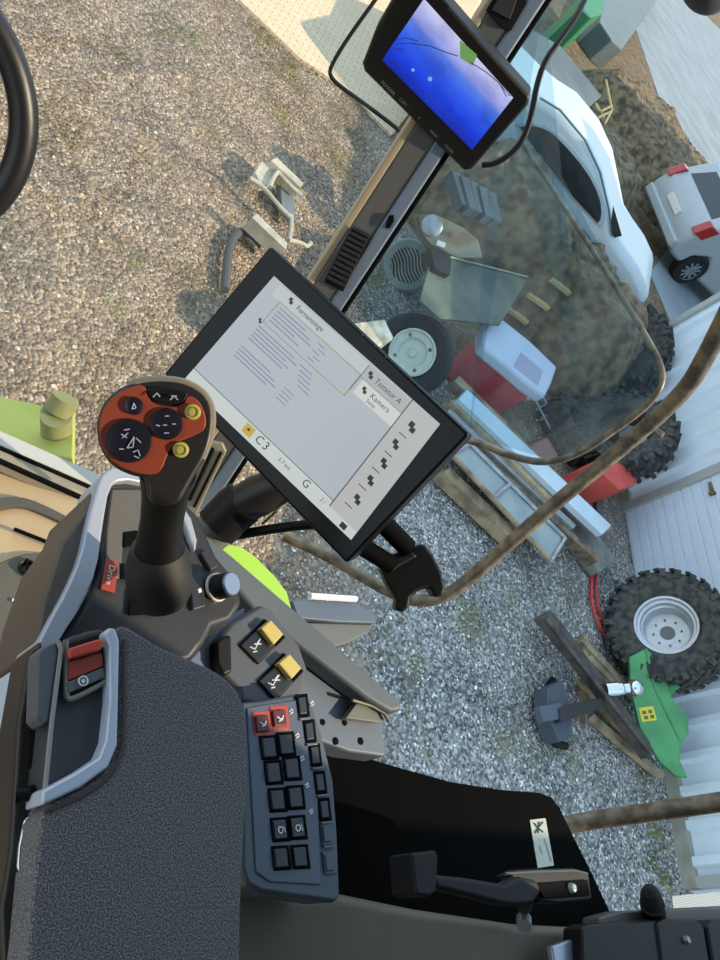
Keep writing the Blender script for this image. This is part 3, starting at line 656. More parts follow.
for k in range(11):
    t = k/10.5+.03; A = (325+26*t+1, 280-52*t); Bq = (343+26*t, 289-52*t)
    MB().slab([A, (A[0]+1.6, A[1]-3), (Bq[0]+1.6, Bq[1]-3), Bq], pp, .006, lift=.009).build('slat', DK, vt, .0005)
vt2 = thing('air_vent', 'black air vent recess at the top of the pillar above the small monitor', 'vent', pp.hit(505, 12))
MB().slab([(486, 10), (497, -8), (524, -8), (527, 4), (512, 30), (503, 29)], pp, .004, lift=.005).build('frame', BK, vt2, .001)
MB().slab([(492, 10), (500, -4), (518, -4), (510, 20)], pp, .004, lift=.008).build('louvre', DK, vt2, .0005)
b = MB(); b.slab([(386, 224), (389, 216), (394, 215), (394, 221), (390, 228), (386, 229)], pp, .006, lift=.006); tag(b.build('hole_plug', BKM, bevel=.001), 'small black oval plug in the blue-grey pillar edge', 'plug')
sl = thing('foot_vent', 'beige slotted trim piece at the pillar foot beside the joystick head', 'vent', D(215, 470, 1.15))
fp = pl3((205, 500, 1.2), (235, 500, 1.2), (225, 430, 1.15))
MB().slab([(184, 510), (204, 440), (222, 444), (226, 452), (196, 515)], fp, .01).build('trim_plate', mat('vent_beige', (150, 140, 118), .6), sl, .002)
for A, B in (((189, 500), (213, 448)), ((194, 507), (221, 452))):
    MB().tube([fp.up(.002).hit(*A), fp.up(.002).hit(*B)], .0025, 6).build('slot', BKM, sl)

# ---- windscreen sill, floor and beige liner
sp = pl3((0, 440, 1.25), (210, 565, 1.35), (0, 500, 1.15))
struct('window_sill', MB().slab([(-40, 412), (230, 532), (230, 545), (-40, 428)], sp, .03), mat('sill_pale', (190, 188, 178), .5), bevel=.004)
struct('trim_6', MB().slab([(-40, 427), (230, 544), (230, 566), (-40, 444)], sp, .02), mat('sill_tan', (150, 138, 118), .6), bevel=.003)
b = MB(); b.tube([sp.hit(-40, 431), sp.hit(230, 549)], .005, 8); b.tube([sp.hit(-40, 443), sp.hit(230, 565)], .005, 8); struct('trim_7', b, BKM)
fl = pl3((-40, 440, 1.22), (230, 560, 1.32), (0, 700, 1.05))
struct('floor', MB().slab([(-60, 430), (240, 562), (240, 900), (-60, 900)], fl, .03, lift=-.01), BEI)
b = MB().slab([(-30, 505), (0, 497), (20, 496), (40, 502), (90, 528), (90, 536), (38, 511), (18, 506), (0, 509), (-30, 516)], fl, .008, smooth=1); struct('trim_8', b, mat('groove_grey', (88, 84, 76), .7), bevel=.002)
b = MB(); b.tube([fl.up(.001).hit(14, 529), fl.up(.001).hit(70, 551)], .0035, 8); struct('trim_9', b, BKM)
b = MB().slab([(-30, 575), (0, 562), (18, 554), (40, 552), (90, 560), (90, 800), (-30, 800)], fl, .01, smooth=1); struct('floor_mat', b, mat('mat_grey', (98, 94, 84), .85, var=.06, scale=10, bump=.2, bscale=500), bevel=.004)
dk_ = thing('lashing_ring', 'black quarter-turn lashing ring sunk in the grey floor mat', 'ring', fl.up(.01).hit(27, 567))
b = MB(); b.lathe([(.009, .002), (.0115, .004), (.0135, .0), (.009, -.004)], fl.up(.004).hit(27, 567), fl.n, 28, close=True); b.build('ring', BK, dk_)
MB().slab([(25.5, 558), (28.5, 558), (29, 576), (26, 576)], fl.up(.008), .012).build('toggle', BKM, dk_, .001)
b = MB().disc(fl.up(.004).hit(14, 600), fl.n, .003, .003, 10); tag(b.build('snap_stud', WHT), 'tiny white stud on the floor mat left of the console', 'stud')
lp = pl3((0, 672, .95), (33, 645, .95), (0, 730, .85))
b = MB().slab([(-40, 698), (0, 674), (33, 646), (31, 668), (24, 705), (18, 722), (4, 731), (-40, 755)], lp, .02); tag(b.build('seat_side_cover', mat('pale_cover', (176, 186, 194), .4)  , bevel=.005), 'pale blue-grey plastic cover at the left edge beside the armrest', 'cover')
b = MB().slab([(-20, 738), (2, 730), (6, 738), (0, 748), (-20, 756)], lp.up(.01), .02); b.slab([(-10, 800), (8, 794), (10, 808), (4, 828), (-10, 834)], lp.up(.01), .02)
tag(b.build('seat_bracket', BK, bevel=.003), 'black bracket ends under the pale cover at the left edge', 'bracket')
struct('wall_seat', MB().slab([(-60, 740), (8, 730), (22, 720), (22, 960), (22, 1010), (-60, 1010)], pl3((0, 740, .95), (20, 740, .95), (0, 960, .8)), .02), mat('seat_base_grey', (70, 66, 62), .7), bevel=.004)

# ---- armrest
ap = hz(2.50)
FAB = bpy.data.materials.new('armrest_fabric'); FAB.use_nodes = True
_N = FAB.node_tree.nodes; _L = FAB.node_tree.links; _b = _N['Principled BSDF']; _b.inputs['Roughness'].default_value = .95; _b.inputs['Specular IOR Level'].default_value = .15
_b.inputs['Sheen Weight'].default_value = .15
_t = _N.new('ShaderNodeTexCoord'); _n = _N.new('ShaderNodeTexNoise'); _n.inputs['Scale'].default_value = 1000; _n.inputs['Detail'].default_value = 2
_r = _N.new('ShaderNodeValToRGB'); _r.color_ramp.elements[0].position = .42; _r.color_ramp.elements[1].position = .68; _r.color_ramp.elements[0].color = lin((72, 71, 74)); _r.color_ramp.elements[1].color = lin((150, 147, 150))
_L.new(_t.outputs['Object'], _n.inputs['Vector']); _L.new(_n.outputs['Fac'], _r.inputs['Fac']); _L.new(_r.outputs['Color'], _b.inputs['Base Color'])
_bp = _N.new('ShaderNodeBump'); _bp.inputs['Strength'].default_value = .35; _bp.inputs['Distance'].default_value = .001; _L.new(_n.outputs['Fac'], _bp.inputs['Height']); _L.new(_bp.outputs['Normal'], _b.inputs['Normal'])
ar = thing('armrest', 'dark grey fabric armrest with silver trim and open storage tray', 'armrest', ap.hit(150, 820)-V((0, 0, .08)))
cush = [(116, 626), (126, 626), (140, 634), (160, 647), (190, 659), (215, 670), (235, 686), (245, 706), (248, 740), (247, 800), (243, 860), (240, 960), (240, 1010), (24, 1010), (31, 930), (37, 860), (42, 806), (84, 789), (108, 769), (118, 745), (119, 700), (119, 640)]
MB().slab(cush, ap, .075, smooth=1, lift=.004).build('cushion', FAB, ar, .014, 5)
b = MB(); b.tube([ap.up(.004).hit(*q) for q in chaikin([(124, 640), (124, 700), (123, 748), (112, 774), (86, 795), (44, 812)], 2, False)], .0016, 6); b.build('seam', mat('seam_brown', (76, 68, 62), .8), ar)
MB().slab([(104, 633), (110, 627), (116, 628), (120, 640), (119, 700), (118, 745), (109, 767), (82, 787), (42, 806), (43, 790), (78, 771), (99, 757), (106, 740), (110, 700), (110, 645)], ap, .03, lift=.008).build('silver_trim', mat('satin_silver', (196, 206, 224), .35, .15), ar, .0025, 3)
MB().slab([(42, 792), (48, 725), (58, 652), (66, 638), (90, 630), (104, 628), (110, 645), (110, 700), (106, 740), (99, 757), (78, 771)], ap, .03, lift=-.004).build('tray', mat('tray_dark', (62, 63, 68), .6), ar, .003)
b = MB(); b.tube([ap.up(0).hit(*q) for q in chaikin([(66, 640), (66, 690), (67, 699), (73, 699), (104, 683), (107, 678), (107, 636)], 2, False)], .002, 8); b.build('latch_surround', mat('surround_grey', (130, 128, 122), .4), ar)
MB().slab([(68, 643), (104, 632), (106, 680), (68, 697)], ap, .004, lift=-.002).build('latch_well', BK, ar, .001)
MB().slab([(69, 648), (101, 638), (105, 642), (102, 650), (70, 659)], ap, .006, lift=.008).build('latch_lever', mat('latch_red', (196, 72, 52), .4), ar, .002, 3)
MB().slab([(69, 661), (102, 652), (104, 666), (68, 681)], ap, .005, lift=.003).build('latch_block', mat('latch_dark_red', (150, 50, 38), .5), ar, .001)
lbl = MB().slab([(68, 682), (104, 667), (106, 677), (69, 693)], ap, .004, lift=.003).build('latch_label', mat('label_slate', (92, 98, 104), .5), ar, .0008)
b = MB(); b.lathe([(.0027, .0008), (.0036, .0008), (.0036, 0), (.0027, 0)], ap.up(.004).hit(83, 681), ap.n, 24, close=True)
b.slab([(81, 680), (84, 678.5), (85.5, 682), (83, 683.5)], ap, .0005, lift=.0045)
b.build('lock_symbol', WHT, lbl, smooth=False)
MB().slab([(38, 652), (44, 646), (57, 641), (60, 650), (56, 680), (50, 722), (44, 726), (36, 718)], ap, .02, lift=.002).build('narrow_tray', mat('tray_slate', (92, 94, 102), .55), ar, .003)
MB().tube([ap.up(.003).hit(*q) for q in ((58, 641), (61, 650), (52, 720), (44, 800))], .0016, 8).build('tray_lip', mat('lip_grey', (150, 148, 144), .35), ar)
# side rail on the left of the armrest
rp = hz(2.47)
MB().slab([(30, 650), (44, 638), (42, 660), (34, 725), (44, 730), (42, 800), (37, 870), (34, 930), (30, 1010), (-6, 1010), (2, 960), (0, 910), (10, 850), (14, 790), (18, 722)], rp, .04).build('side_rail', mat('rail_dark', (52, 48, 44), .4, .2), ar, .004)
MB().slab([(33, 726), (42, 728), (40, 770), (37, 800), (31, 800)], rp, .01, lift=.004).build('rail_slot', BKM, ar, .001)
MB().slab([(24, 820), (33, 812), (31, 842), (25, 860), (20, 876), (17, 866), (19, 846)], rp, .01, lift=.005).build('chrome_slider', CHR, ar, .003)
MB().slab([(25, 880), (33, 884), (31, 914), (28, 944), (22, 930), (22, 910)], rp, .01, lift=.004).build('chrome_slider', CHR, ar, .003)
b = MB(); b.tube([rp.up(.012).hit(16, 795), rp.up(.014).hit(26, 794), rp.up(.012).hit(34, 789)], [.006, .005, .003], 12); b.build('release_lever', BK, ar)

# ---- console with joystick
cp = hz(2.42)
cn = thing('joystick_console', 'dark console with silver rim carrying the joystick, ahead of the armrest', 'console', cp.hit(140, 570)-V((0, 0, .1)))
MB().slab([(108, 482), (130, 476), (150, 478), (180, 494), (200, 515), (218, 555), (240, 582), (244, 604), (232, 622), (214, 628), (206, 644), (192, 662), (160, 668), (110, 655), (60, 660), (60, 636), (83, 602), (98, 568), (102, 527)], cp, .09).build('housing', mat('console_plastic', (50, 50, 53), .45, var=.06, scale=20, bump=.05, bscale=800), cn, .008, 3)
MB().slab([(150, 474), (124, 466), (110, 468), (101, 476), (95, 495), (88, 520), (80, 558), (66, 590), (46, 626), (34, 652), (54, 652), (62, 636), (84, 603), (98, 568), (103, 527), (110, 486), (122, 479), (150, 484)], cp, .05, smooth=1, lift=.008).build('silver_rim', mat('rim_silver', (172, 178, 190), .35, .2), cn, .004, 3)
MB().slab([(92, 490), (84, 512), (62, 543), (44, 600), (34, 652), (42, 652), (50, 626), (70, 590), (84, 556), (92, 518)], cp, .10, lift=.0).build('flank', mat('flank_brown', (84, 75, 66), .5), cn, .004, 3)
MB().slab([(172, 498), (181, 502), (192, 518), (198, 540), (196, 552), (190, 540), (184, 522), (174, 508)], cp, .03, lift=.006).build('rim_arc', mat('rim_silver', (0, 0, 0)), cn, .003, 3)
MB().slab([(112, 489), (140, 489), (148, 500), (148, 533), (124, 536), (121, 578), (105, 580), (107, 530)], cp, .004, lift=.003).build('recess_plate', mat('recess_grey', (98, 94, 88), .45), cn, .0015)
for q in ([(124, 532), (138, 530), (138, 544), (124, 547)], [(121, 563), (139, 566), (139, 579), (121, 578)], [(131, 590), (160, 590), (158, 613), (129, 615)]):
    MB().slab(q, cp, .003, lift=.0045).build('gate_slot', BKM, cn, .0008)
bd = MB().slab([(106, 558), (119, 562), (115, 593), (101, 589)], cp, .002, lift=.004).build('badge', mat('badge_red', (158, 66, 52), .4), cn, .0006)
o_ = cp.up(.0045).hit(110, 575); tx = (cp.hit(113, 562)-cp.hit(107, 590)).normalized()*-1; ty = cp.n.cross(tx)
MB().text('Drive', o_, tx, ty, cp.n, .0085).build('badge_lettering', mat('badge_silver', (226, 206, 196), .4), bd, smooth=False)
kb = cp.up(.004)
b = MB(); ax_ = (cp.n+V((.25, -.1, 0))).normalized(); c0 = cp.hit(214, 588)
b.lathe([(.0125, 0), (.0125, .010), (.0115, .022), (.0001, .022)], c0, ax_, 32); kn = b.build('rotary_knob', BK, cn)
b = MB(); b.lathe([(.0125, .0025), (.0142, .0025), (.0142, .0055), (.0125, .0055)], c0, ax_, 32, close=True); b.build('chrome_ring', mat('ring_white', (222, 214, 204), .25, .3), kn)
b = MB(); b.lathe([(.0112, .0215), (.0105, .0245), (.0001, .0245)], c0, ax_, 32); b.build('knob_cap', mat('cap_blue_grey', (128, 148, 176), .3, .3), kn)
for q in ([(201, 553), (207, 549), (219, 566), (211, 570)], [(191, 577), (203, 573), (206, 606), (193, 610)]):
    MB().slab(q, cp, .005, lift=.005).build('push_button', mat('button_dark', (50, 50, 54), .4), cn, .0012)
b = MB().slab([(198, 589), (201, 588), (202, 592), (199, 593)], cp, .0005, lift=.0056); b.build('button_mark', WHT, cn, smooth=False)

# joystick
js = thing('joystick', 'black joystick with orange button face and round multi-way pads', 'joystick', cp.hit(160, 572))
pts = [(168, 472, .535, .021), (165, 495, .55, .0175), (162, 520, .563, .0165), (160, 540, .575, .018), (158, 560, .59, .021), (159, 580, .60, .0235), (160, 590, .61, .022)]
b = MB(); b.tube([D(x, y, d) for x, y, d, r in pts], [r for *_, r in pts], 28); b.build('stem', BK, js)
b = MB(); b.tube([D(158, 548, .583), D(158, 565, .593), D(160, 588, .607), D(161, 600, .613)], [.0215, .0265, .0275, .022], 28); b.build('boot', mat('boot_rubber', (34, 34, 36), .6), js)
hc_ = D(155, 425, .50); hn = ((C-hc_).normalized()+V((-.05, -.15, .15))).normalized(); hp_ = Pl(hc_, hn)
head = [(96, 433), (98, 414), (106, 399), (121, 387), (140, 380), (160, 378), (181, 380), (200, 388), (212, 401), (215, 416), (213, 438), (206, 458), (196, 474), (186, 492), (178, 506), (148, 506), (146, 478), (134, 477), (113, 468), (101, 452)]
MB().slab(head, hp_, .034, smooth=2).build('head', mat('head_dark', (36, 35, 36), .4), js, .008, 5)
b = MB(); b.tube([hp_.up(-.004).hit(*q) for q in chaikin([(128, 386), (142, 381.5), (162, 380), (182, 382), (199, 390), (209, 402), (212, 418), (209, 438), (201, 458)], 2, False)], .0036, 10); b.build('rim_edge', mat('rim_warm_grey', (128, 120, 108), .35), js)
face = [(98, 432), (100, 414), (109, 400), (124, 389), (145, 383), (149, 400), (158, 405), (175, 407), (184, 404), (187, 394), (199, 400), (206, 415), (206, 429), (196, 435), (178, 442), (168, 453), (162, 470), (155, 475), (137, 474), (116, 466), (103, 451)]
MB().slab(face, hp_, .003, smooth=1, lift=.002).build('orange_face', ORA, js, .001)
MB().slab([(146, 388), (166, 387), (188, 391), (187, 398), (180, 405), (160, 404), (150, 399)], hp_, .003, smooth=1, lift=.0028).build('top_buttons', BK, js, .001)
hx = (hp_.hit(200, 425)-hp_.hit(110, 425)).normalized(); hy = hp_.n.cross(hx)
def jb(nm, x, y, r, m_, lift=.005, t=.004):
    return MB().lathe([(r*.001, 0), (r*.7, 0), (r*.95, -.0006), (r, -.002), (r, -.006)], hp_.up(lift).hit(x, y), hp_.n, 32).build(nm, m_, js)
PAD = mat('pad_navy', (26, 28, 40), .3)
b1 = jb('large_pad', 129, 441, .0152, PAD); b2 = jb('round_pad', 166.5, 424, .0112, PAD); b3 = jb('small_button', 134, 406, .0062, PAD)
YB = mat('button_olive', (172, 166, 84), .5)
for x, y in ((193, 412), (181, 450)):
    kk = jb('yellow_button', x, y, .0056, YB)
    b = MB(); b.lathe([(.0030, .0003), (.0036, .0003), (.0036, -.001), (.0030, -.001)], hp_.up(.0052).hit(x, y), hp_.n, 20, close=True); b.build('button_ring', mat('ring_olive', (120, 112, 34), .5), kk)
MK = mat('mark_lilac', (168, 172, 200), .5)
def mark(par, items, nm='symbol'):
    b = MB()
    for it in items:
        if it[0] == 'l': b.tube([hp_.up(.0056).hit(*it[1]), hp_.up(.0056).hit(*it[2])], .0004, 5)
        else: b.text(it[3], hp_.up(.0053).hit(*it[1]), hx, hy, hp_.n, it[2])
    b.build(nm, MK, par, smooth=False)
mark(b1, [('l', (124, 430), (130, 429)), ('l', (121, 434), (127, 438)), ('l', (122, 438), (128, 433)), ('l', (127, 448), (134, 437)), ('l', (134, 437), (133, 447)), ('l', (133, 447), (127, 448)), ('l', (136, 438), (141, 443)), ('l', (133, 452), (138, 450)), ('l', (138, 450), (140, 456)), ('l', (134, 456), (139, 458)), ('l', (119, 449), (124, 449))])
mark(b2, [('l', (163, 425), (167, 425)), ('l', (172, 424), (176, 424)), ('l', (156, 425), (160, 426)), ('l', (165, 416), (169, 416)), ('l', (164, 433), (169, 433))])
mark(b3, [('l', (132, 409), (136, 408)), ('l', (132, 409), (134, 403)), ('l', (134, 403), (136, 408))])
mark(js, [('l', (153, 397), (157, 393)), ('l', (157, 393), (160, 397)), ('l', (170, 400), (174, 396)), ('l', (174, 396), (178, 400)), ('l', (171, 396), (177, 396))], 'rocker_symbols')

# ---- blue-grey console under the switches
lpn = hz(2.30)
SC = thing('side_console', 'blue-grey metal side console with holes below the switches and keypad', 'console', lpn.hit(300, 690)-V((0, 0, .06)))
MB().slab([(186, 520), (232, 562), (246, 590), (400, 705), (383, 716), (386, 757), (350, 752), (322, 742), (310, 760), (330, 900), (235, 900), (215, 700), (180, 668), (206, 640), (230, 620), (240, 600)], lpn, .04).build('top_plate', BGR, SC, .004)
MB().slab([(205, 532), (234, 556), (401, 700), (403, 710), (392, 713), (370, 700), (260, 616), (238, 590), (200, 555)], lpn, .03, lift=.03).build('side_beam', mat('beam_grey', (92, 102, 108), .55, var=.06, scale=14), SC, .008, 4)
for x, y, r in ((323, 722, .0038), (345, 722.5, .0038), (336, 741, .0045), (361, 741, .0045), (349, 708, .0028)):
    MB().pdisc(x, y, lpn, r, .002, lift=.001).build('hole', BKM, SC)
b = MB().slab([(346, 718), (356, 704), (360, 702), (388, 712), (392, 716), (378, 722)], lpn, .012, lift=.015); b.tube([lpn.up(.02).hit(*q) for q in ((352, 700), (372, 706), (384, 713), (389, 722))], .0025, 8)
b.build('hook_bracket', mat('bracket_grey', (112, 112, 104), .5, .3), SC, .002)
MB().slab([(180, 668), (206, 640), (220, 626), (236, 614), (246, 606), (246, 622), (232, 636), (218, 652), (214, 676)], hz(2.36), .04).build('front_cover', mat('cover_blue', (104, 122, 146), .5), SC, .004)
# switch panel
wp = hz(2.37)
wpan = thing('switch_panel', 'grey panel with two black switches with yellow rockers right of the knob', 'switch panel', wp.hit(262, 655)-V((0, 0, .03)))
MB().slab([(217, 640), (232, 622), (262, 604), (272, 610), (300, 645), (308, 668), (302, 700), (262, 706), (242, 702), (240, 690), (222, 672)], wp, .04).build('housing', mat('panel_grey', (84, 88, 96), .5, var=.05, scale=20), wpan, .005, 3)
MB().slab([(216, 642), (222, 636), (232, 634), (233, 672), (224, 676), (217, 664)], wp, .02, lift=.003).build('rocker_side', BK, wpan, .004, 3)
for q1, q2, sy in (([(240.5, 645), (259.5, 628), (277, 646.5), (258, 663)], [(261, 628), (271, 619.5), (284, 634), (274, 645)], ((253, 647), (260, 641))), ([(259, 681), (278, 664), (294, 682), (276, 700)], [(278.6, 663), (290, 653.5), (302, 668), (292, 679)], ((271, 683), (279, 677)))):
    MB().slab([(q1[0][0]-1.5, q1[0][1]), (q2[1][0]-6, q2[1][1]-1), (q2[2][0]+2, q2[2][1]+3), (q1[3][0], q1[3][1]+1.5)], wp, .003, lift=.0015).build('switch_frame', BKM, wpan, .0008)
    s1_ = MB().slab(q1, wp, .005, lift=.004).build('black_switch', mat('switch_black', (24, 25, 28), .4), wpan, .0015)
    MB().slab(q2, wp, .010, lift=.011).build('yellow_rocker', YEL, wpan, .0018, 3)
    b = MB(); (x, y), (x2, y2) = sy
    for A, B in (((x-3, y), (x+2, y+2)), ((x+2, y+2), (x2, y2-2)), ((x+1, y-3), (x2+1, y2+3)), ((x, y+5), (x+4, y+4)), ((x+4, y-4), (x+7, y-8))): b.tube([wp.up(.0045).hit(*A), wp.up(.0045).hit(*B)], .0007, 5)
    b.build('switch_symbol', WHT, s1_)
# keypad
kp = hz(2.40)
kd = thing('keypad', 'blue-grey keypad with black keys and two red keys beside the armrest', 'keypad', kp.hit(290, 800)-V((0, 0, .04)))
MB().slab([(241, 702), (262, 700), (299, 693), (312, 702), (322, 732), (334, 780), (338, 830), (341, 896), (336, 903), (262, 893), (247, 885), (242, 866)], kp, .045).build('housing', KEYP, kd, .005, 3)
MB().slab([(247, 708), (262, 705), (297, 700), (306, 735), (318, 790), (321, 885), (270, 882), (256, 872)], kp, .002, lift=.0015).build('raised_plate', mat('plate_blue', (82, 93, 112), .45), kd, .001)
KC = [((263, 724), (280, 718.5)), ((269.5, 748), (286.6, 744.7)), ((274, 773), (292.5, 769)), ((278, 800.5), (296, 798)), ((280.5, 830), (298, 828)), ((281.6, 858.5), (300.6, 857.4))]
def keyq(x, y, w, h_, sk=.12): return [(x-w-sk*h_, y-h_), (x+w-sk*h_, y-h_-1.2), (x+w+sk*h_, y+h_-1), (x-w+sk*h_, y+h_)]
for i, row in enumerate(KC):
    for j, (x, y) in enumerate(row):
        MB().slab(keyq(x, y, 9, 12.4), kp, .002, lift=.0022).build('key_frame', mat('frame_red', (180, 68, 56), .45) if i == 0 else BKM, kd, .0006)
        k_ = MB().slab(keyq(x, y, 6.4, 8 if i == 0 else 9.6), kp, .004, lift=.0050).build('key', mat('key_dark_red', (90, 34, 32), .4) if i == 0 else KEY, kd, .0012)
        if i in (0, 4):
            b = MB()
            if i == 0:
                for A, B in (((-3, -2), (2, 2)), ((2, 2), (3, -3)), ((-1, 3), (2, 0))): b.tube([kp.up(.0055).hit(x+A[0], y+A[1]), kp.up(.0055).hit(x+B[0], y+B[1])], .0008, 5)
            else:
                b.lathe([(.0020, .0005), (.0031, .0005), (.0031, 0), (.0020, 0)], kp.up(.0052).hit(x, y), kp.n, 18, close=True)
                b.tube([kp.up(.0056).hit(x+3, y-4), kp.up(.0056).hit(x+5, y+3)], .0006, 5)
            b.build('key_symbol', WHT, k_, smooth=False)
for i, (x, y) in enumerate(((303, 706), (310, 731.6), (315.5, 755.6), (320.5, 783), (325, 810), (327.5, 834), (330, 863))):
    MB().slab(keyq(x, y, 6.0, 11.5), kp, .002, lift=.002).build('key_frame', BKM if i < 5 else KEYP, kd, .0006)
    MB().slab(keyq(x, y, 3.7, 8.3), kp, .004, lift=.004).build('side_key', KEY if i < 5 else KEYP, kd, .001)
    if i < 6: MB().slab([(x-3, y+11.8), (x+8, y+10.6), (x+8.3, y+13), (x-2.6, y+14.4)], kp, .003, lift=.004).build('key_ridge', mat('ridge_blue', (92, 102, 118), .4), kd, .0006)
b = MB()
for x, y in ((291, 711), (297, 735), (302, 758), (307, 785), (311, 811), (312, 703)):
    for A, B in (((-2, 1), (1, -2)), ((1, -2), (2, 2)), ((-1, 3), (2, 1))): b.tube([kp.up(.002).hit(x+A[0], y+A[1]), kp.up(.002).hit(x+B[0], y+B[1])], .0007, 5)
b.build('printed_symbols', WHT, kd)

# ---- lower right: beige ledge, black corner panel, window handle
bp_ = hz(2.34)
struct('wall_ledge', MB().slab([(222, 862), (244, 888), (300, 894), (338, 892), (420, 909), (520, 924), (600, 928), (600, 1040), (215, 1040)], bp_, .12), mat('ledge_taupe', (104, 98, 84), .6, var=.06, scale=9, bump=.05, bscale=400), bevel=.012, seg=4)
bkp = pl3((318, 740, .98), (600, 915, 1.05), (340, 905, .86))
cpn = thing('corner_panel', 'black smooth corner panel of the cab with a white sticker, below the gravel', 'panel', bkp.hit(450, 850))
MB().slab([(300, 728), (322, 740), (345, 751), (400, 767), (450, 781), (500, 789), (540, 792), (552, 797), (560, 807), (574, 836), (594, 876), (607, 904), (614, 918), (600, 950), (320, 930), (300, 800)], bkp, .02).build('panel_sheet', mat('panel_black', (4, 4, 4), .9), cpn, .003)
stk = MB().slab([(530, 820), (545.5, 818), (554, 865.5), (538, 868)], bkp, .001, lift=.001).build('sticker', mat('sticker_white', (196, 200, 184), .5), cpn)
b = MB()
for A, B in (((534, 823), (538, 828)), ((538, 828), (535, 833)), ((538, 828), (543, 822)), ((538, 828), (543, 832)), ((539, 822), (538, 833))): b.tube([bkp.up(.0015).hit(*A), bkp.up(.0015).hit(*B)], .0011, 5)
b.build('sticker_emblem', mat('emblem_green', (30, 66, 40), .5), stk)
sx_ = (bkp.hit(551, 862)-bkp.hit(543, 836)).normalized(); sy_ = bkp.n.cross(sx_)
MB().text('AUTHORISED', bkp.up(.0015).hit(547.5, 850), sx_, sy_, bkp.n, .0052).text('PART', bkp.up(.0015).hit(540.5, 850), sx_, sy_, bkp.n, .005).build('sticker_lettering', mat('ink', (40, 46, 40), .6), stk, smooth=False)
hp2 = hz(2.42)
wh_ = thing('window_handle', 'black window latch handle with square grip in front of the black corner panel', 'handle', hp2.hit(500, 895)-V((0, 0, .03)))
MB().slab([(412, 853), (436, 850), (439, 856), (437, 892), (430, 897), (416, 895)], hp2, .035, lift=.02).build('grip', mat('grip_dark', (24, 24, 27), .6), wh_, .004, 3)
MB().slab([(434, 874), (470, 878), (505, 884), (520, 876), (538, 880), (542, 892), (534, 904), (516, 906), (500, 904), (470, 896), (436, 888)], hp2, .02, lift=.012).build('arm', mat('arm_dark', (26, 26, 28), .6), wh_, .005, 3)
b = MB(); b.tube([hp2.up(-.06).hit(524, 905), hp2.up(.002).hit(524, 902)], .010, 20); b.build('pivot', BK, wh_)
b = MB(); b.tube([hp2.up(-.055).hit(524, 918), hp2.up(-.05).hit(524, 926)], .009, 20); b.build('pin', GALV, wh_)
MB().slab([(505, 876), (520, 869), (575, 868), (589, 872), (593, 900), (560, 904), (540, 902), (536, 886)], hp2, .02, lift=-.01).build('mount', BK, wh_, .004, 3)
MB().slab([(536, 884), (588, 880), (590, 896), (545, 899)], hp2, .004, lift=-.006).build('mount_recess', BKM, wh_, .001)
b = MB(); b.lathe([(.0001, .004), (.002, .005), (.0045, .004), (.006, 0), (.006, -.006)], hp2.up(-.004).hit(572, 888), hp2.n, 8); b.build('screw', GALV, wh_)
MB().tube([hp2.up(-.002).hit(*q) for q in ((505, 874), (540, 872), (575, 871), (587, 874))], .002, 6).build('mount_edge', mat('edge_grey', (84, 86, 90), .4), wh_)
# bottom-right hardware
xp = hz(2.36)
fb = MB().slab([(600, 917), (622, 911), (740, 905), (740, 936), (600, 940)], xp, .03); tag(fb.build('frame_bar', mat('bar_grey', (84, 82, 78), .5, .2), bevel=.004), 'grey metal bar across the lower right corner behind the black brackets', 'bar')
st_ = thing('rubber_stop', 'black round knob standing on the grey bar at lower right', 'stop', xp.hit(653, 912))
b = MB(); b.tube([xp.hit(654, 915), xp.up(.03).hit(652, 903)], [.017, .0165], 24); b.build('collar', BK, st_)
b = MB(); b.tube([xp.up(.028).hit(652, 903), xp.up(.036).hit(651, 896), xp.up(.044).hit(650, 891), xp.up(.047).hit(650, 889)], [.015, .0145, .010, .002], 24); b.build('rubber_head', RUB, st_)
for i, (q, lab) in enumerate((([(582, 928), (590, 924), (664, 919), (668, 1000), (584, 1000)], 'wide black bracket at the bottom edge left of the screwed bracket'), ([(657, 922), (664, 919), (696, 919), (704, 926), (716, 1000), (668, 1000)], 'black bracket with a silver screw at the bottom edge'), ([(708, 926), (714, 920), (760, 918), (760, 1000), (720, 1000)], 'black bracket in the extreme lower right corner'))):
    bk = thing('black_bracket', lab, 'bracket', xp.hit(q[0][0]+20, 960)); MB().slab(q, xp, .03, lift=.03+.004*i).build('plate', BK, bk, .004, 3)
    if i == 1:
        b = MB(); b.lathe([(.0001, .003), (.002, .004), (.0042, .0035), (.0055, 0), (.0055, -.006)], xp.up(.037).hit(687, 940), xp.n, 8); b.build('screw', GALV, bk)
b = MB().slab([(552, 946), (582, 936), (582, 1000), (560, 1000)], hz(2.375), .01); tag(b.build('silver_end_cap', SIL, bevel=.003), 'pale silver end cap between taupe ledge and black bracket', 'cap')
# perforated sheet
pf = hz(2.2); b = MB().slab([(672, 896), (740, 890), (740, 912), (674, 914)], pf, .003)
PM = bpy.data.materials.new('perforated_metal'); PM.use_nodes = True; n_ = PM.node_tree.nodes; l_ = PM.node_tree.links
vo = n_.new('ShaderNodeTexVoronoi'); vo.inputs['Scale'].default_value = 260; vo.inputs['Randomness'].default_value = 0; t_c = n_.new('ShaderNodeTexCoord'); rr_ = n_.new('ShaderNodeValToRGB')
rr_.color_ramp.elements[0].position = .28; rr_.color_ramp.elements[1].position = .36; rr_.color_ramp.elements[0].color = lin((60, 70, 76)); rr_.color_ramp.elements[1].color = lin((150, 164, 170))
l_.new(t_c.outputs['Object'], vo.inputs['Vector']); l_.new(vo.outputs['Distance'], rr_.inputs['Fac']); l_.new(rr_.outputs['Color'], n_['Principled BSDF'].inputs['Base Color'])
tag(b.build('perforated_plate', PM), 'pale perforated metal plate just above the lower right bar', 'plate')

